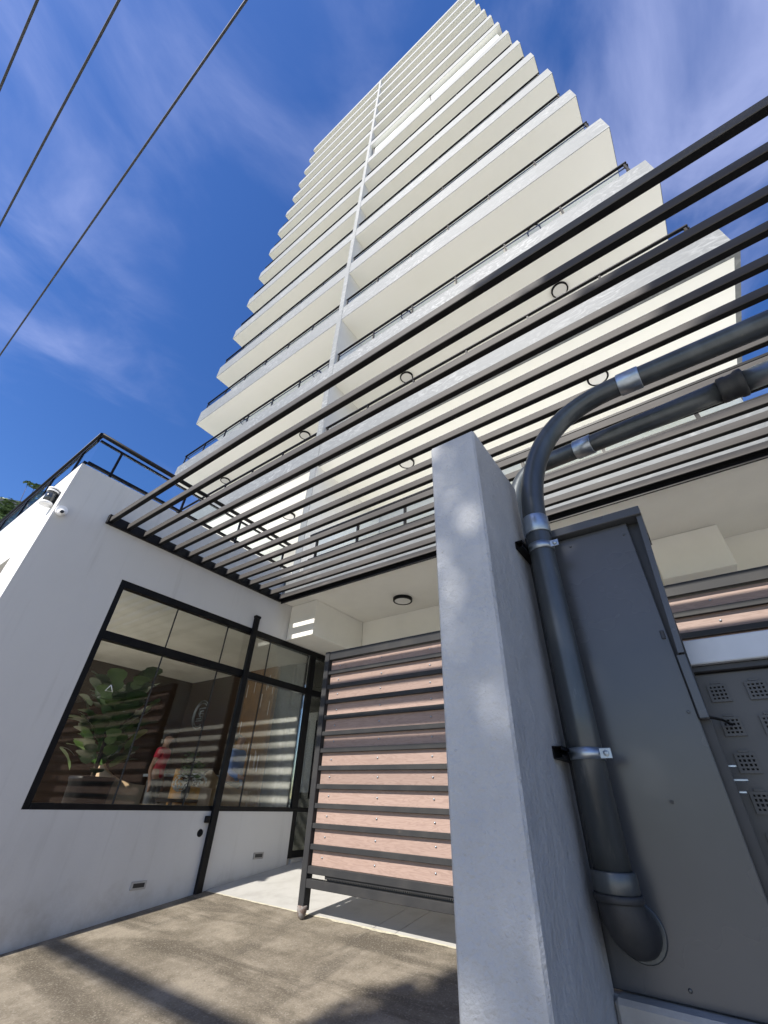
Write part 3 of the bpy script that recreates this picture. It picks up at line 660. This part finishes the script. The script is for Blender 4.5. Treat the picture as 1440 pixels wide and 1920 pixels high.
mb = MB(); mb.box(GX0 + .3, GX1, YF + .01, YF + .04, -0.614, -0.601)
x = GX0 + .3
while x < GX1 - .03:
    mb.add([(x, YF + .01, -.614), (x + .014, YF + .01, -.614), (x + .010, YF + .01, -.626), (x + .004, YF + .01, -.626),
            (x, YF + .04, -.614), (x + .014, YF + .04, -.614), (x + .010, YF + .04, -.626), (x + .004, YF + .04, -.626)],
           [(0, 3, 2, 1), (4, 5, 6, 7), (0, 1, 5, 4), (2, 3, 7, 6), (0, 4, 7, 3), (1, 2, 6, 5)]); x += .019
tag(mb.build('gear_rack', MT['gate_metal'], gate), kind='stuff')
MB().box(GX0 + .3, GX1, YF + .045, YF + .06, -0.640, -0.600).build('rack_web', MT['cab_dark'], gate)
cx, cy = GX0 + .0375, YF + .02
MB().lathe([(.012, .0), (.026, .012), (.040, .035), (.048, .070), (.050, .092), (.044, .100)], (cx, cy, gz(cy) + .002), 14).build('worn_foot', MT['rust'], gate)

# ------------------------------------------------------------------ pillar with meter cabinet and conduits
CX0, CX1, CY0, CY1 = -0.748, -0.507, 1.38, 1.947
pil = MB().bbox(CX0, CX1, CY0, CY1, gz(1.5) - .2, 1.52, .009).build('concrete_pillar', MT['pillar'], None, loc=((CX0 + CX1) / 2, 1.66, gz(1.66)))
tag(pil, 'thick blue-grey painted cement pillar carrying the conduit pipe', 'pillar')
cab = thing('meter_cabinet', 'dark grey sheet-metal utility cabinet with top hood beside the pillar', 'cabinet', (-0.27, 2.1, -0.46))
PY = 1.965
pd = MB().bbox(CX0 + .02, -0.036, PY, PY + .025, -0.452, 1.118, .003).build('front_panel', MT['cabinet'], cab)
MB().lathe([(.006, 0), (.006, -.004)], (-.2, PY - .001, .03), 8, axis=1).build('rivet', MT['cab_dark'], pd)
for (x, z) in ((-.06, 1.06), (-.06, .30), (-.06, -.40), (-.30, 1.07), (-.30, -.42)):
    MB().lathe([(.0055, 0), (.0055, -.002), (.003, -.0035)], (x, PY - .0005, z), 8, axis=1).build('screw', MT['steel_dark'], pd)
q_ = atY(1243, 1190, PY)
MB().bbox(q_.x - .008, q_.x + .006, PY - .006, PY - .0005, q_.z - .018, q_.z + .016, .002).build('lock', MT['cab_dark'], pd)
MB().bbox(CX1 + .004, 0.037, PY - .045, PY + .30, 1.122, 1.166, .003).build('hood', MT['cabinet'], cab)
mb = MB(); mb.prism([(1.121, .014), (1.121, .036), (.50, -.004), (.50, -.024)], 1, PY - .028, PY + .004)
mb.build('side_flange', MT['cabinet'], cab)
mb = MB(); mb.prism([(1.120, -.5), (1.120, .020), (.27, -.004), (-.45, -.004), (-.45, -.5)], 1, PY + .03, PY + .22)
mb.build('carcass', MT['cab_dark'], cab)
MB().bbox(-.034, -.004, PY - .012, PY + .02, .275, .498, .003).build('edge_strip', MT['cabinet'], cab)
for (x, z, l) in ((-.018, .136, .036), (-.010, .096, .045), (-.004, .062, .022)):
    MB().bbox(x, x + l, PY + .06, PY + .085, z - .004, z + .004, .002).build('latch_tongue', MT['galv'], cab)
mb = MB(); mb.tube([(-.012, PY + .02, .285), (.03, PY + .10, .283), (.055, PY + .15, .272)], .005, 8).build('stay_rod', MT['black_metal'], cab)
mtr = thing('meter_bank', 'dark meter bank with rows of square perforated vent covers and pale cap', 'meter box', (1.2, 2.25, -0.46))
MB().bbox(-.03, 2.6, 2.152, 2.45, -1.0, .462, .004).build('face_plate', MT['meter'], mtr)
MB().bbox(-.03, 2.6, 2.125, 2.45, .4635, .487, .003).build('lip', MT['cab_dark'], mtr)
MB().bbox(-.03, 2.6, 2.10, 2.50, .4885, .585, .004).build('cap', MT['grey_cap'], mtr)
mb = MB(); h = .032
mb.box(-h + .004, h - .004, -.001, 0.0, -h + .004, h - .004)
bars = MB()
for i in range(5):
    t_ = -h + .0045 + (2 * h - .009) * i / 4; wd = .0045 if i in (0, 4) else .0028
    bars.box(-h, h, -.007, -.0015, t_ - wd, t_ + wd); bars.box(t_ - wd, t_ + wd, -.0065, -.002, -h, h)
bars.box(-.014, .014, -.008, -.0012, h + .001, h + .008)
vm_ = bars.mesh('vent_cover'); vm_.materials.append(MT['meter'])
bk = mb.mesh('vent_backing'); bk.materials.append(MT['void'])
for j in range(7):
    for i in range(4):
        o = bpy.data.objects.new('vent_cover', vm_); COL.objects.link(o); o.parent = mtr
        o.location = Vector((.056 + .120 * i, 2.1505, .387 - .1167 * j)) - wloc(mtr)
        q = bpy.data.objects.new('vent_backing', bk); COL.objects.link(q); q.parent = o
pln = MB().bbox(CX1 + .003, 2.7, 1.90, 2.5, gz(2) - .3, -0.456, .012).box(CX0, CX1 + .03, 1.952, 2.45, gz(2) - .3, -0.459).build('concrete_plinth', MT['plinth'], None, loc=(1.0, 2.2, gz(2.2)))
tag(pln, 'low raw concrete plinth under the dark utility cabinet', 'plinth')

def arc(p0, p1, p2, n=14):
    p0, p1, p2 = Vector(p0), Vector(p1), Vector(p2)
    return [p0 * (1 - t) ** 2 + p1 * 2 * t * (1 - t) + p2 * t * t for t in [i / n for i in range(n + 1)]]
RP = 0.057
VX, VY = -0.4145, 1.85
con = thing('conduit_pipe', 'thick dark conduit climbing the pillar and bending away under the pergola', 'pipe', (VX, VY, -0.3))
e1 = atY(1180, 715, 1.92); e2 = atY(1440, 605, 1.86); dirn = (e2 - e1).normalized()
b0 = Vector((VX, VY, 1.17)); b1 = atY(1042, 772, 1.885)
path = [Vector((VX, VY, -0.16)), Vector((VX, VY, 0.3)), Vector((VX, VY, 0.8)), b0]
curve = []
ctrl = [b0, Vector((VX, VY, 1.66)), e1 - dirn * .42, e1 - dirn * .05]
for i in range(1, 19):
    t_ = i / 18
    curve.append(ctrl[0] * (1 - t_) ** 3 + ctrl[1] * 3 * t_ * (1 - t_) ** 2 + ctrl[2] * 3 * t_ ** 2 * (1 - t_) + ctrl[3] * t_ ** 3)
path += curve + [e1 + dirn * .05, e2, e2 + dirn * 2.2]
MB().tube(path, RP, 28).build('tube', MT['steel_dark'], con)
def sleeve(mb, p, d, L, r0, n=28):
    p = Vector(p); d = Vector(d).normalized()
    return mb.tube([p - d * L / 2, p - d * (L / 2 - .004), p + d * (L / 2 - .004), p + d * L / 2], [r0 - .003, r0, r0, r0 - .003], n)
sleeve(MB(), b0 + Vector((0, 0, -.005)), (0, 0, 1), .10, RP + .006).build('coupling', MT['galv'], con)
sleeve(MB(), e1 + dirn * .0, dirn, .11, RP + .006).build('coupling', MT['galv'], con)
sleeve(MB(), (VX, VY, -.185), (0, 0, 1), .055, RP + .010).build('bushing', MT['steel_dark'], con)
elb = [Vector((VX, VY, -.205)), Vector((VX, VY, -.235)), Vector((VX + .004, VY + .006, -.262)), Vector((VX + .010, VY + .026, -.288)), Vector((VX + .014, VY + .055, -.302)), Vector((VX + .016, VY + .09, -.308)), Vector((VX + .016, VY + .13, -.310))]
MB().tube(elb, [RP + .006, RP + .008, RP + .010, RP + .010, RP + .008, RP + .006, RP + .004], 24).build('elbow', MT['rubber'], con)
sleeve(MB(), (VX, VY, -.222), (0, 0, 1), .02, RP + .016).build('elbow_rim', MT['rubber'], con)
sleeve(MB(), (VX + .016, PY - .006, -.309), (0, 1, 0), .012, RP + .018).build('lock_ring', MT['steel_dark'], con)
for i, zc in enumerate((1.035, 0.165)):
    st = MB().tube([(VX + (RP + .0025) * math.cos(a), VY + (RP + .0025) * math.sin(a), zc) for a in [math.radians(-155 + 310 * q / 30) for q in range(31)]], .001, 4)
    mb = MB(); n = 36; vs = []
    for q in range(n + 1):
        a = math.radians(-170 + 300 * q / n)
        for (dr_, dz_) in ((.0015, -.019), (.0045, -.019), (.0045, .019), (.0015, .019)):
            vs.append((VX + (RP + dr_) * math.cos(a), VY + (RP + dr_) * math.sin(a), zc + dz_))
    fs = [(q * 4 + k, q * 4 + (k + 1) % 4, q * 4 + 4 + (k + 1) % 4, q * 4 + 4 + k) for q in range(n) for k in range(4)]
    mb.add(vs, fs, True); clp = mb.build('pipe_clamp', MT['galv'], con)
    a = math.radians(-28)
    tx, ty = VX + (RP + .004) * math.cos(a), VY + (RP + .004) * math.sin(a)
    MB().bbox(tx - .004, tx + .036, ty - .003, ty + .003, zc - .017, zc + .017, .002).build('clamp_ear', MT['galv'], clp)
    MB().lathe([(.010, 0), (.010, -.006), (.004, -.008)], (tx + .019, ty - .003, zc), 6, axis=1, smooth=False).build('bolt_head', MT['galv'], clp)
    # strut channel on the pillar face
    mb = MB(); y0, y1 = VY - .105, VY + .085
    mb.box(CX1 + .001, CX1 + .004, y0, y1, zc - .02, zc + .02); mb.box(CX1 + .004, CX1 + .036, y0, y1, zc + .017, zc + .02); mb.box(CX1 + .004, CX1 + .036, y0, y1, zc - .02, zc - .017)
    mb.box(CX1 + .033, CX1 + .036, y0, y1, zc + .008, zc + .0165); mb.box(CX1 + .033, CX1 + .036, y0, y1, zc - .0165, zc - .008)
    mb.build('strut_channel', MT['black_metal'], con)
con2 = thing('conduit_pipe', 'dark conduit running level from behind the pillar with a rubber joint collar', 'pipe', (-0.6, 2.3, 1.9))
q1 = atY(1095, 838, 2.26); q2 = atY(1380, 722, 2.12); d2 = (q2 - q1).normalized()
q0 = q1 - d2 * .38
MB().tube(arc(q0 + Vector((-.16, .02, -.75)), q0 + Vector((-.14, .0, 0)) - d2 * .08, q0 + d2 * .1, 14) + [q1, q2 - d2 * .06], RP, 28).build('tube', MT['steel_dark'], con2)
sleeve(MB(), q1, d2, .11, RP + .006).build('coupling', MT['galv'], con2)
mb = MB(); mb.tube([q2 - d2 * .07, q2 - d2 * .065, q2 - d2 * .035, q2 - d2 * .03, q2 + d2 * .0, q2 + d2 * .012, q2 + d2 * .035, q2 + d2 * .04], [RP + .004, RP + .012, RP + .012, RP + .008, RP + .010, RP + .018, RP + .018, RP + .006], 28)
mb.build('rubber_collar', MT['rubber'], con2)
MB().tube([q2 + d2 * .03, q2 + d2 * 2.4], RP - .001, 28).build('outer_tube', MT['galv'], con2)

# ------------------------------------------------------------------ overhead wires and their poles
def sagwire(y, z, rad, sag, n=24):
    return [(x, y, z - sag * (1 - (x / 17) ** 2)) for x in [-17 + 34 * i / n for i in range(n + 1)]]
ZW = 8.8
for (px, py, nm) in ((36, 82, 'black overhead wire crossing the top left corner of the sky'),
                     (114, 207, 'middle of the three black overhead wires in the blue sky'),
                     (235, 327, 'lowest and longest black overhead wire across the blue sky')):
    p = atZ(px, py, ZW - .10)
    tag(MB().tube(sagwire(p.y, ZW, .0, .12), .016, 8).build('overhead_wire', MT['rubber'], None, loc=(0, p.y, ZW)), nm, 'wire')
tag(MB().tube(sagwire(-6.0, 7.05, .0, .2), .085, 10).build('cable_bundle', MT['rubber'], None, loc=(0, -6, 7.05)), 'thick bundled cable strung along the street behind the viewer', 'cable')
for sx, py_, za, nm in ((-17, -1.75, ZW, 'concrete utility pole with crossarm on the near kerb far left'), (17, -1.75, ZW, 'concrete utility pole with crossarm on the near kerb far right'),
                        (-17, -6.0, 7.1, 'concrete cable pole across the street far left'), (17, -6.0, 7.1, 'concrete cable pole across the street far right')):
    po = thing('utility_pole', nm, 'pole', (sx, py_, Z0), 'utility poles along the street')
    MB().tube([(sx, py_, Z0 - .2), (sx, py_, za + .8)], [.16, .10], 14).build('shaft', MT['plinth'], po)
    MB().bbox(sx - .06, sx + .06, py_ - 1.0, py_ + 1.15, za - .16, za - .04, .01).build('crossarm', MT['plinth'], po)

# ------------------------------------------------------------------ trees
def leaf_cloud(blobs, n, size, seed, mat, name, parent, flat=0.6):
    rnd = random.Random(seed); mb = MB(); vs = []; fs = []
    tot = sum(b[3] ** 2 * b[4] for b in blobs)
    for (x, y, z, rad, dens) in blobs:
        for _ in range(int(n * rad ** 2 * dens / tot)):
            while True:
                a = Vector((rnd.uniform(-1, 1), rnd.uniform(-1, 1), rnd.uniform(-1, 1)))
                if a.length < 1: break
            a = a * (0.55 + 0.45 * a.length)
            p = Vector((x, y, z)) + Vector((a.x * rad, a.y * rad, a.z * rad * flat))
            q = Matrix.Rotation(rnd.uniform(0, 6.28), 3, 'Z') @ Matrix.Rotation(rnd.gauss(0, .7), 3, 'X')
            s = size * rnd.uniform(.6, 1.4)
            b = len(vs)
            for c_ in ((-.5, 0, 0), (0, -.22, .05), (.5, 0, -.04), (0, .22, .05)): vs.append(p + q @ (Vector(c_) * s))
            fs.append((b, b + 1, b + 2, b + 3))
    mb.add(vs, fs); return mb.build(name, mat, parent)
def tree(label, base, blobs, n, size, seed, rad=.16, flat=.7):
    t_ = thing('tree', label, 'tree', base)
    mb = MB(); bx, by, bz = base
    cxx = sum(b[0] for b in blobs) / len(blobs); cyy = sum(b[1] for b in blobs) / len(blobs); czz = sum(b[2] for b in blobs) / len(blobs)
    top = Vector((cxx, cyy, czz)); B = Vector(base)
    mid = B.lerp(top, .55) + Vector((.1, .1, 0))
    mb.tube([B - Vector((0, 0, .2)), B.lerp(mid, .5), mid, top], [rad * 1.2, rad, rad * .8, rad * .4], 10)
    for b in blobs:
        e = Vector(b[:3]); mb.tube([mid.lerp(top, .3), mid.lerp(e, .55) + Vector((0, 0, .15)), e], [rad * .5, rad * .3, rad * .1], 7)
    mb.build('trunk', MT['bark'], t_)
    leaf_cloud(blobs, n, size, seed, MT['leaf'], 'crown', t_, flat)
    return t_
# street tree behind the viewer whose shade falls on the pillar and the right of the pergola
YT = -7.0
sb = [(1.7, YT, 8.8, 2.6, 1.2), (0.05, YT, 7.4, 1.3, 1.4), (-0.35, YT + .2, 9.5, 1.0, 1.8), (0.1, YT - .2, 10.2, 1.0, 1.7), (0.7, YT, 10.7, 1.0, 1.7), (2.3, YT, 11.0, 1.75, 1.4), (-2.25, YT, 8.0, 1.0, 1.5), (-1.2, YT, 8.75, .8, .34), (-1.15, YT, 7.4, .8, .22), (1.5, YT + .5, 6.8, 1.8, 1.0)]
tree('leafy street tree behind the viewer shading the pillar', (1.0, YT, Z0), sb, 50000, .20, 21, .2, 1.0)
# trees beyond the roof at the far left
def far(px, py, dist):
    v = ray(px, py); v = v / np.linalg.norm(v); return Vector(v * dist)
a = far(22, 948, 19); b_ = far(2, 985, 18)
tree('bushy green tree beside the grey roof beyond the lobby wing', (a.x - .3, a.y, Z0), [(a.x, a.y, a.z - .2, .55, 1), (a.x - .4, a.y, a.z - .75, .7, 1), (b_.x, b_.y, b_.z - .2, .6, 1), (a.x + .3, a.y - .1, a.z - 1.0, .6, 1)], 2600, .16, 31, .1)
a = far(66, 912, 20); a2 = far(80, 925, 20); a3 = far(52, 907, 20)
tree('thin green branch tip rising above the roof railing by the lantern', (a2.x + .2, a2.y + .2, Z0), [(a.x, a.y, a.z, .17, 1), (a2.x, a2.y, a2.z - .05, .25, 1.3), (a3.x, a3.y, a3.z + .02, .12, .8), (a2.x + .15, a2.y, a2.z - .5, .3, 1)], 420, .17, 33, .05)
hb = far(-40, 955, 24)
hs_ = thing('neighbour_house', 'pale neighbouring house with grey roof behind the trees at far left', 'house', (hb.x, hb.y, Z0))
MB().box(hb.x - 3, hb.x + 1.2, hb.y - .5, hb.y + 6, Z0, hb.z - .3).build('wall', MT['tower_wall'], hs_)
MB().prism([(hb.y - 1.0, hb.z - .3), (hb.y + 3, hb.z + .9), (hb.y + 6.6, hb.z - .3)], 0, hb.x - 3.4, hb.x + 1.7).build('roof', MT['roof_grey'], hs_)

# ------------------------------------------------------------------ lobby contents
LF = -0.70
# fiddle-leaf fig in a dark pot
pc = Vector((-6.35, 2.75, LF))
fg = thing('potted_fig', 'tall leafy fig plant in a dark pot behind the window', 'plant', pc)
MB().lathe([(.17, 0), (.20, .05), (.235, .78), (.25, .80), (.25, .84), (.22, .84), (.20, .70)], pc, 20).build('pot', MT['black_metal'], fg)
MB().tube([pc + Vector((0, 0, .6)), pc + Vector((.03, -.03, 1.3)), pc + Vector((-.03, .04, 1.95))], [.03, .025, .012], 8).build('stem', MT['bark'], fg)
lf = MB(); vs = []; fs = []
outline = [(0, 0), (.16, .12), (.20, .30), (.15, .42), (.24, .62), (.26, .80), (.16, .95), (0, 1.0)]
prof = [(x, y, .10 * math.sin(y * 3.1) - .25 * x * x) for x, y in outline]
vs = [(x, y, z + .12 * abs(x)) for x, y, z in prof] + [(-x, y, z + .12 * abs(x)) for x, y, z in prof[1:-1]] + [(0, y, .10 * math.sin(y * 3.1)) for y in (.12, .30, .42, .62, .80, .95)]
Lm, C0 = 8, 14
for i in range(7):
    l = i; nx_ = i + 1
    ci = lambda j: (0 if j == 0 else (7 if j == 7 else C0 + j - 1))
    li = lambda j: (0 if j == 0 else (7 if j == 7 else Lm + j - 1))
    a_ = [l, nx_, ci(nx_), ci(l)]; b2_ = [li(nx_), li(l), ci(l), ci(nx_)]
    for q in (a_, b2_):
        u_ = []
        for w_ in q:
            if w_ not in u_: u_.append(w_)
        if len(u_) > 2: fs.append(u_)
lf.add(vs, fs, True); lfm = lf.mesh('leaf'); lfm.materials.append(pmat('fig_leaf_a', (0.025, 0.062, 0.014), 0.3, (0.05, 0.10, 0.025), 3, 3))
lfm2 = lf.mesh('leaf'); lfm2.materials.append(pmat('fig_leaf_b', (0.10, 0.17, 0.05), 0.3, (0.16, 0.24, 0.08), 3, 3))
rnd = random.Random(4)
for i in range(120):
    hgt = .90 + .98 * (i / 120) ** .9 + rnd.uniform(-.05, .05); a_ = i * 2.4 + rnd.uniform(-.4, .4)
    o = bpy.data.objects.new('leaf', lfm2 if rnd.random() < .3 else lfm); COL.objects.link(o); o.parent = fg
    rad_ = .05 + .30 * rnd.random() * (1.1 if hgt > 1.5 else .8)
    o.location = Vector((rad_ * math.cos(a_), rad_ * math.sin(a_), hgt))
    o.rotation_euler = (rnd.uniform(.1, 1.0), 0, a_ - math.pi / 2); s_ = rnd.uniform(.20, .32); o.scale = (s_ * 1.6, s_, s_)
# armchairs
def armchair(label, p, rz, mat, grp):
    t_ = thing('armchair', label, 'chair', p, grp); t_.rotation_euler = (0, 0, rz); t_.scale = (1.15, 1.15, 1.3)
    def pt(mb, nm): 
        o = bpy.data.objects.new(nm, mb.mesh(nm)); COL.objects.link(o); o.data.materials.append(mat); o.parent = t_; return o
    pt(MB().bbox(-.35, .35, -.35, .35, .18, .44, .05), 'seat')
    mb = MB(); n = 14; vs = []
    for q in range(n + 1):
        a = math.pi * (q / n) ; 
        for (rr, z) in ((.36, .2), (.40, .8 - .2 * abs(math.cos(a))), (.46, .8 - .2 * abs(math.cos(a))), (.46, .2)):
            vs.append((rr * math.cos(a), rr * math.sin(a), z))
    mb.add(vs, [(q * 4 + k, q * 4 + (k + 1) % 4, q * 4 + 4 + (k + 1) % 4, q * 4 + 4 + k) for q in range(n) for k in range(4)] + [(0, 1, 2, 3), (n * 4 + 3, n * 4 + 2, n * 4 + 1, n * 4)], True); pt(mb, 'backrest')
    for sx in (-.28, .28):
        for sy in (-.28, .28): pt(MB().tube([(sx, sy, 0), (sx, sy, .18)], [.015, .02], 8), 'leg')
    return t_
org = pmat('orange_leather', (0.6, 0.27, 0.03), 0.4, (0.28, 0.12, 0.02), 6, 4)
bei = pmat('tan_fabric', (0.40, 0.28, 0.17), 0.7, (0.33, 0.22, 0.13), 6, 4)
q = atX(385, 1480, -7.1); armchair('orange round-backed armchair near the gate end of the lobby', (q.x, q.y, LF), 2.6, org, 'lobby armchairs')
q = atX(200, 1500, -6.75); armchair('tan armchair beside the potted fig', (q.x, q.y + .3, LF), 2.9, bei, 'lobby armchairs')
q = atX(430, 1512, -6.6); armchair('low tan armchair by the blue-shirted person', (q.x, q.y, LF), 1.9, bei, 'lobby armchairs')
# flowers in a vase on a console
q = atX(368, 1412, -6.9)
cs = thing('console_table', 'dark console table in the lobby under the flowers', 'table', (q.x, q.y, LF))
MB().bbox(q.x - .2, q.x + .2, q.y - .35, q.y + .35, -.10, -.06, .006).build('table_top', MT['brown'], cs)
for sx in (-.17, .17):
    for sy in (-.32, .32): MB().box(q.x + sx - .02, q.x + sx + .02, q.y + sy - .02, q.y + sy + .02, LF, -.101).build('leg', MT['brown'], cs)
fl = thing('flower_vase', 'vase of white hydrangeas and greenery behind the window', 'flowers', (q.x, q.y, -.06))
MB().lathe([(.05, 0), (.075, .06), (.07, .16), (.045, .22), (.055, .25)], (q.x, q.y, -.06), 16).build('vase', MT['dark_room'], fl)
wf = pmat('hydrangea', (0.7, 0.68, 0.62), 0.7)
rnd = random.Random(9)
for (dy_, dz_) in ((-.17, .20), (.15, .24)):
    mb = MB()
    for k in range(70):
        v = Vector((rnd.gauss(0, 1), rnd.gauss(0, 1), rnd.gauss(0, 1))).normalized() * .105; c_ = Vector((q.x + .05, q.y + dy_, -.06 + dz_)) + v
        u_ = v.orthogonal().normalized() * .022; w_ = v.normalized().cross(u_)
        mb.add([c_ + u_, c_ + w_, c_ - u_, c_ - w_, c_ + v * .1], [(0, 1, 4), (1, 2, 4), (2, 3, 4), (3, 0, 4)])
    mb.build('flower_head', wf, fl)
leaf_cloud([(q.x, q.y, .28, .2, 1), (q.x, q.y - .05, .42, .17, 1)], 160, .10, 12, MT['leaf'], 'greenery', fl, 1.0)
# round emblem with a squared numeral-like mark on the brown wall
em = thing('wall_emblem', 'pale round emblem with squared interlaced mark on the brown lobby wall', 'sign', (-9.4, 6.39, 1.3))
c_ = Vector((-10.25, 6.385, 1.62))
mb = MB()
for k in range(2):
    r_ = .30 - .05 * k
    mb.tube([(c_.x + r_ * math.cos(a), c_.y, c_.z + r_ * 1.05 * math.sin(a)) for a in [math.radians(50 + 250 * i / 30) for i in range(31)]], .014, 6)
mb.build('ring', MT['galv'], em)
mb = MB()
for seg in ([(.16, .14), (-.08, .14), (-.08, .02), (.12, .02), (.12, -.14), (-.12, -.14)], [(.10, .08), (-.02, .08), (-.02, -.04), (.06, -.04), (.06, -.09), (-.12, -.09)]):
    mb.tube([(c_.x + x, c_.y, c_.z + z) for x, z in seg], .014, 6)
mb.build('mark', MT['galv'], em)
ct = thing('reception_counter', 'dark reception counter with pale stone top at the back of the lobby', 'counter', (-9.3, 5.6, LF))
MB().bbox(-10.2, -8.3, 5.5, 6.0, LF, .28, .01).build('body', MT['brown'], ct)
MB().bbox(-10.25, -8.25, 5.42, 6.05, .281, .33, .008).build('top', MT['grey_cap'], ct)

# people: one continuous skinned body each, clothes and hair as children
def skin_obj(name, verts, edges, mat, parent, root=0, sub=1):
    me = bpy.data.meshes.new(name); me.from_pydata([v[:3] for v in verts], edges, [])
    o = bpy.data.objects.new(name, me); COL.objects.link(o); o.parent = parent
    o.modifiers.new('skin', 'SKIN')
    if not me.skin_vertices: me.attributes.new if False else None
    bpy.context.view_layer.update()
    sv = me.skin_vertices[0].data if me.skin_vertices else None
    if sv:
        for i, v in enumerate(verts): sv[i].radius = (v[3], v[4] if len(v) > 4 else v[3]); sv[i].use_root = (i == root)
    sm_ = o.modifiers.new('sub', 'SUBSURF'); sm_.levels = sub; sm_.render_levels = sub + 1
    o.modifiers['skin'].use_smooth_shade = True
    me.materials.append(mat); return o
def person(label, p, rz, shirt, trousers, hair, reach=False):
    t_ = thing('person', label, 'person', p); t_.rotation_euler = (0, 0, rz)
    skin = pmat('skin_' + label[:4], (0.36, 0.20, 0.13), 0.55)
    # x = left/right, y = facing (-y is front)
    hand = (-.27, -.36, .98) if reach else (-.26, -.04, .80); elb_ = (-.27, -.10, 1.06) if reach else (-.27, .03, 1.08)
    V = [(0, 0, .96, .13, .10), (0, 0, 1.18, .12, .09), (0, 0, 1.38, .15, .10), (0, 0, 1.47, .06), (0, -.01, 1.53, .05), (0, -.02, 1.60, .075, .09), (0, -.02, 1.68, .07, .085),
         (-.18, 0, 1.40, .055), (*elb_, .042), (*hand, .03), (hand[0] + .01, hand[1] - (.08 if reach else 0), hand[2] - (.02 if reach else .09), .022, .035),
         (.18, 0, 1.40, .055), (.25, .03, 1.08, .042), (.24, -.06, .82, .03), (.235, -.08, .73, .022, .035),
         (-.10, 0, .88, .085), (-.11, -.02, .48, .06), (-.11, .02, .09, .04), (-.12, -.12, .04, .035),
         (.10, 0, .88, .085), (.11, -.02, .48, .06), (.11, .02, .09, .04), (.12, -.12, .04, .035)]
    E_ = [(0, 1), (1, 2), (2, 3), (3, 4), (4, 5), (5, 6), (2, 7), (7, 8), (8, 9), (9, 10), (2, 11), (11, 12), (12, 13), (13, 14), (0, 15), (15, 16), (16, 17), (17, 18), (0, 19), (19, 20), (20, 21), (21, 22)]
    skin_obj('body', V, E_, skin, t_)
    SV = [(0, 0, .90, .155, .125), (0, 0, 1.18, .14, .11), (0, 0, 1.38, .165, .115), (0, 0, 1.45, .075), (-.18, 0, 1.40, .072), ((elb_[0] - .18) / 2, elb_[1] / 2, 1.24, .06), (.18, 0, 1.40, .072), (.215, .015, 1.24, .06)]
    SE = [(0, 1), (1, 2), (2, 3), (2, 4), (4, 5), (2, 6), (6, 7)]
    if reach:
        SV += [(*elb_, .056), (hand[0], hand[1] + .05, hand[2], .045), (.25, .03, 1.08, .056), (.24, -.05, .84, .045)]; SE += [(5, 8), (8, 9), (7, 10), (10, 11)]
    skin_obj('shirt', SV, SE, shirt, t_)
    TV = [(0, 0, .95, .145, .115), (-.10, 0, .86, .10), (-.11, -.02, .48, .078), (-.11, .02, .12, .062), (.10, 0, .86, .10), (.11, -.02, .48, .078), (.11, .02, .12, .062)]
    skin_obj('trousers', TV, [(0, 1), (1, 2), (2, 3), (0, 4), (4, 5), (5, 6)], trousers, t_)
    skin_obj('hair', [(0, .02, 1.72, .075, .085), (0, .05, 1.65, .08, .06), (0, .05, 1.58, .06, .045)], [(0, 1), (1, 2)], hair, t_)
    mb = MB()                                      # face: eyes, nose, mouth, ears
    for sx in (-.03, .03): mb.lathe([(.001, -.009), (.008, -.005), (.009, .0), (.008, .005), (.001, .009)], (sx, -.105, 1.64), 8)
    o = bpy.data.objects.new('eyes', mb.mesh('eyes')); o.data.materials.append(MT['cab_dark']); COL.objects.link(o); o.parent = t_
    mb = MB(); mb.tube([(0, -.10, 1.645), (0, -.125, 1.605)], [.008, .014], 8)
    for sx in (-1, 1): mb.tube([(sx * .078, -.01, 1.645), (sx * .086, .0, 1.605)], [.014, .01], 8)
    o = bpy.data.objects.new('nose_and_ears', mb.mesh('nose')); o.data.materials.append(skin); COL.objects.link(o); o.parent = t_
    mb = MB(); mb.tube([(-.024, -.105, 1.575), (0, -.112, 1.573), (.024, -.105, 1.575)], .006, 6)
    o = bpy.data.objects.new('mouth', mb.mesh('mouth')); o.data.materials.append(pmat('lip', (.3, .1, .09), .5)); COL.objects.link(o); o.parent = t_
    return t_
blk = pmat('dark_hair', (0.012, 0.01, 0.008), 0.5)
q = atX(298, 1440, -9.2)
person('person in a red shirt and grey trousers standing by the flowers', (q.x, q.y, LF), 2.2, pmat('red_cotton', (0.50, 0.02, 0.045), 0.8), pmat('grey_trousers', (0.16, 0.16, 0.155), 0.8), blk)
q = atX(440, 1440, -7.75)
person('person in a blue shirt and dark trousers reaching forward in the lobby', (q.x, q.y, LF), 1.9, pmat('blue_shirt', (0.13, 0.24, 0.55), 0.8), pmat('dark_trousers', (0.012, 0.012, 0.016), 0.8), blk, True)
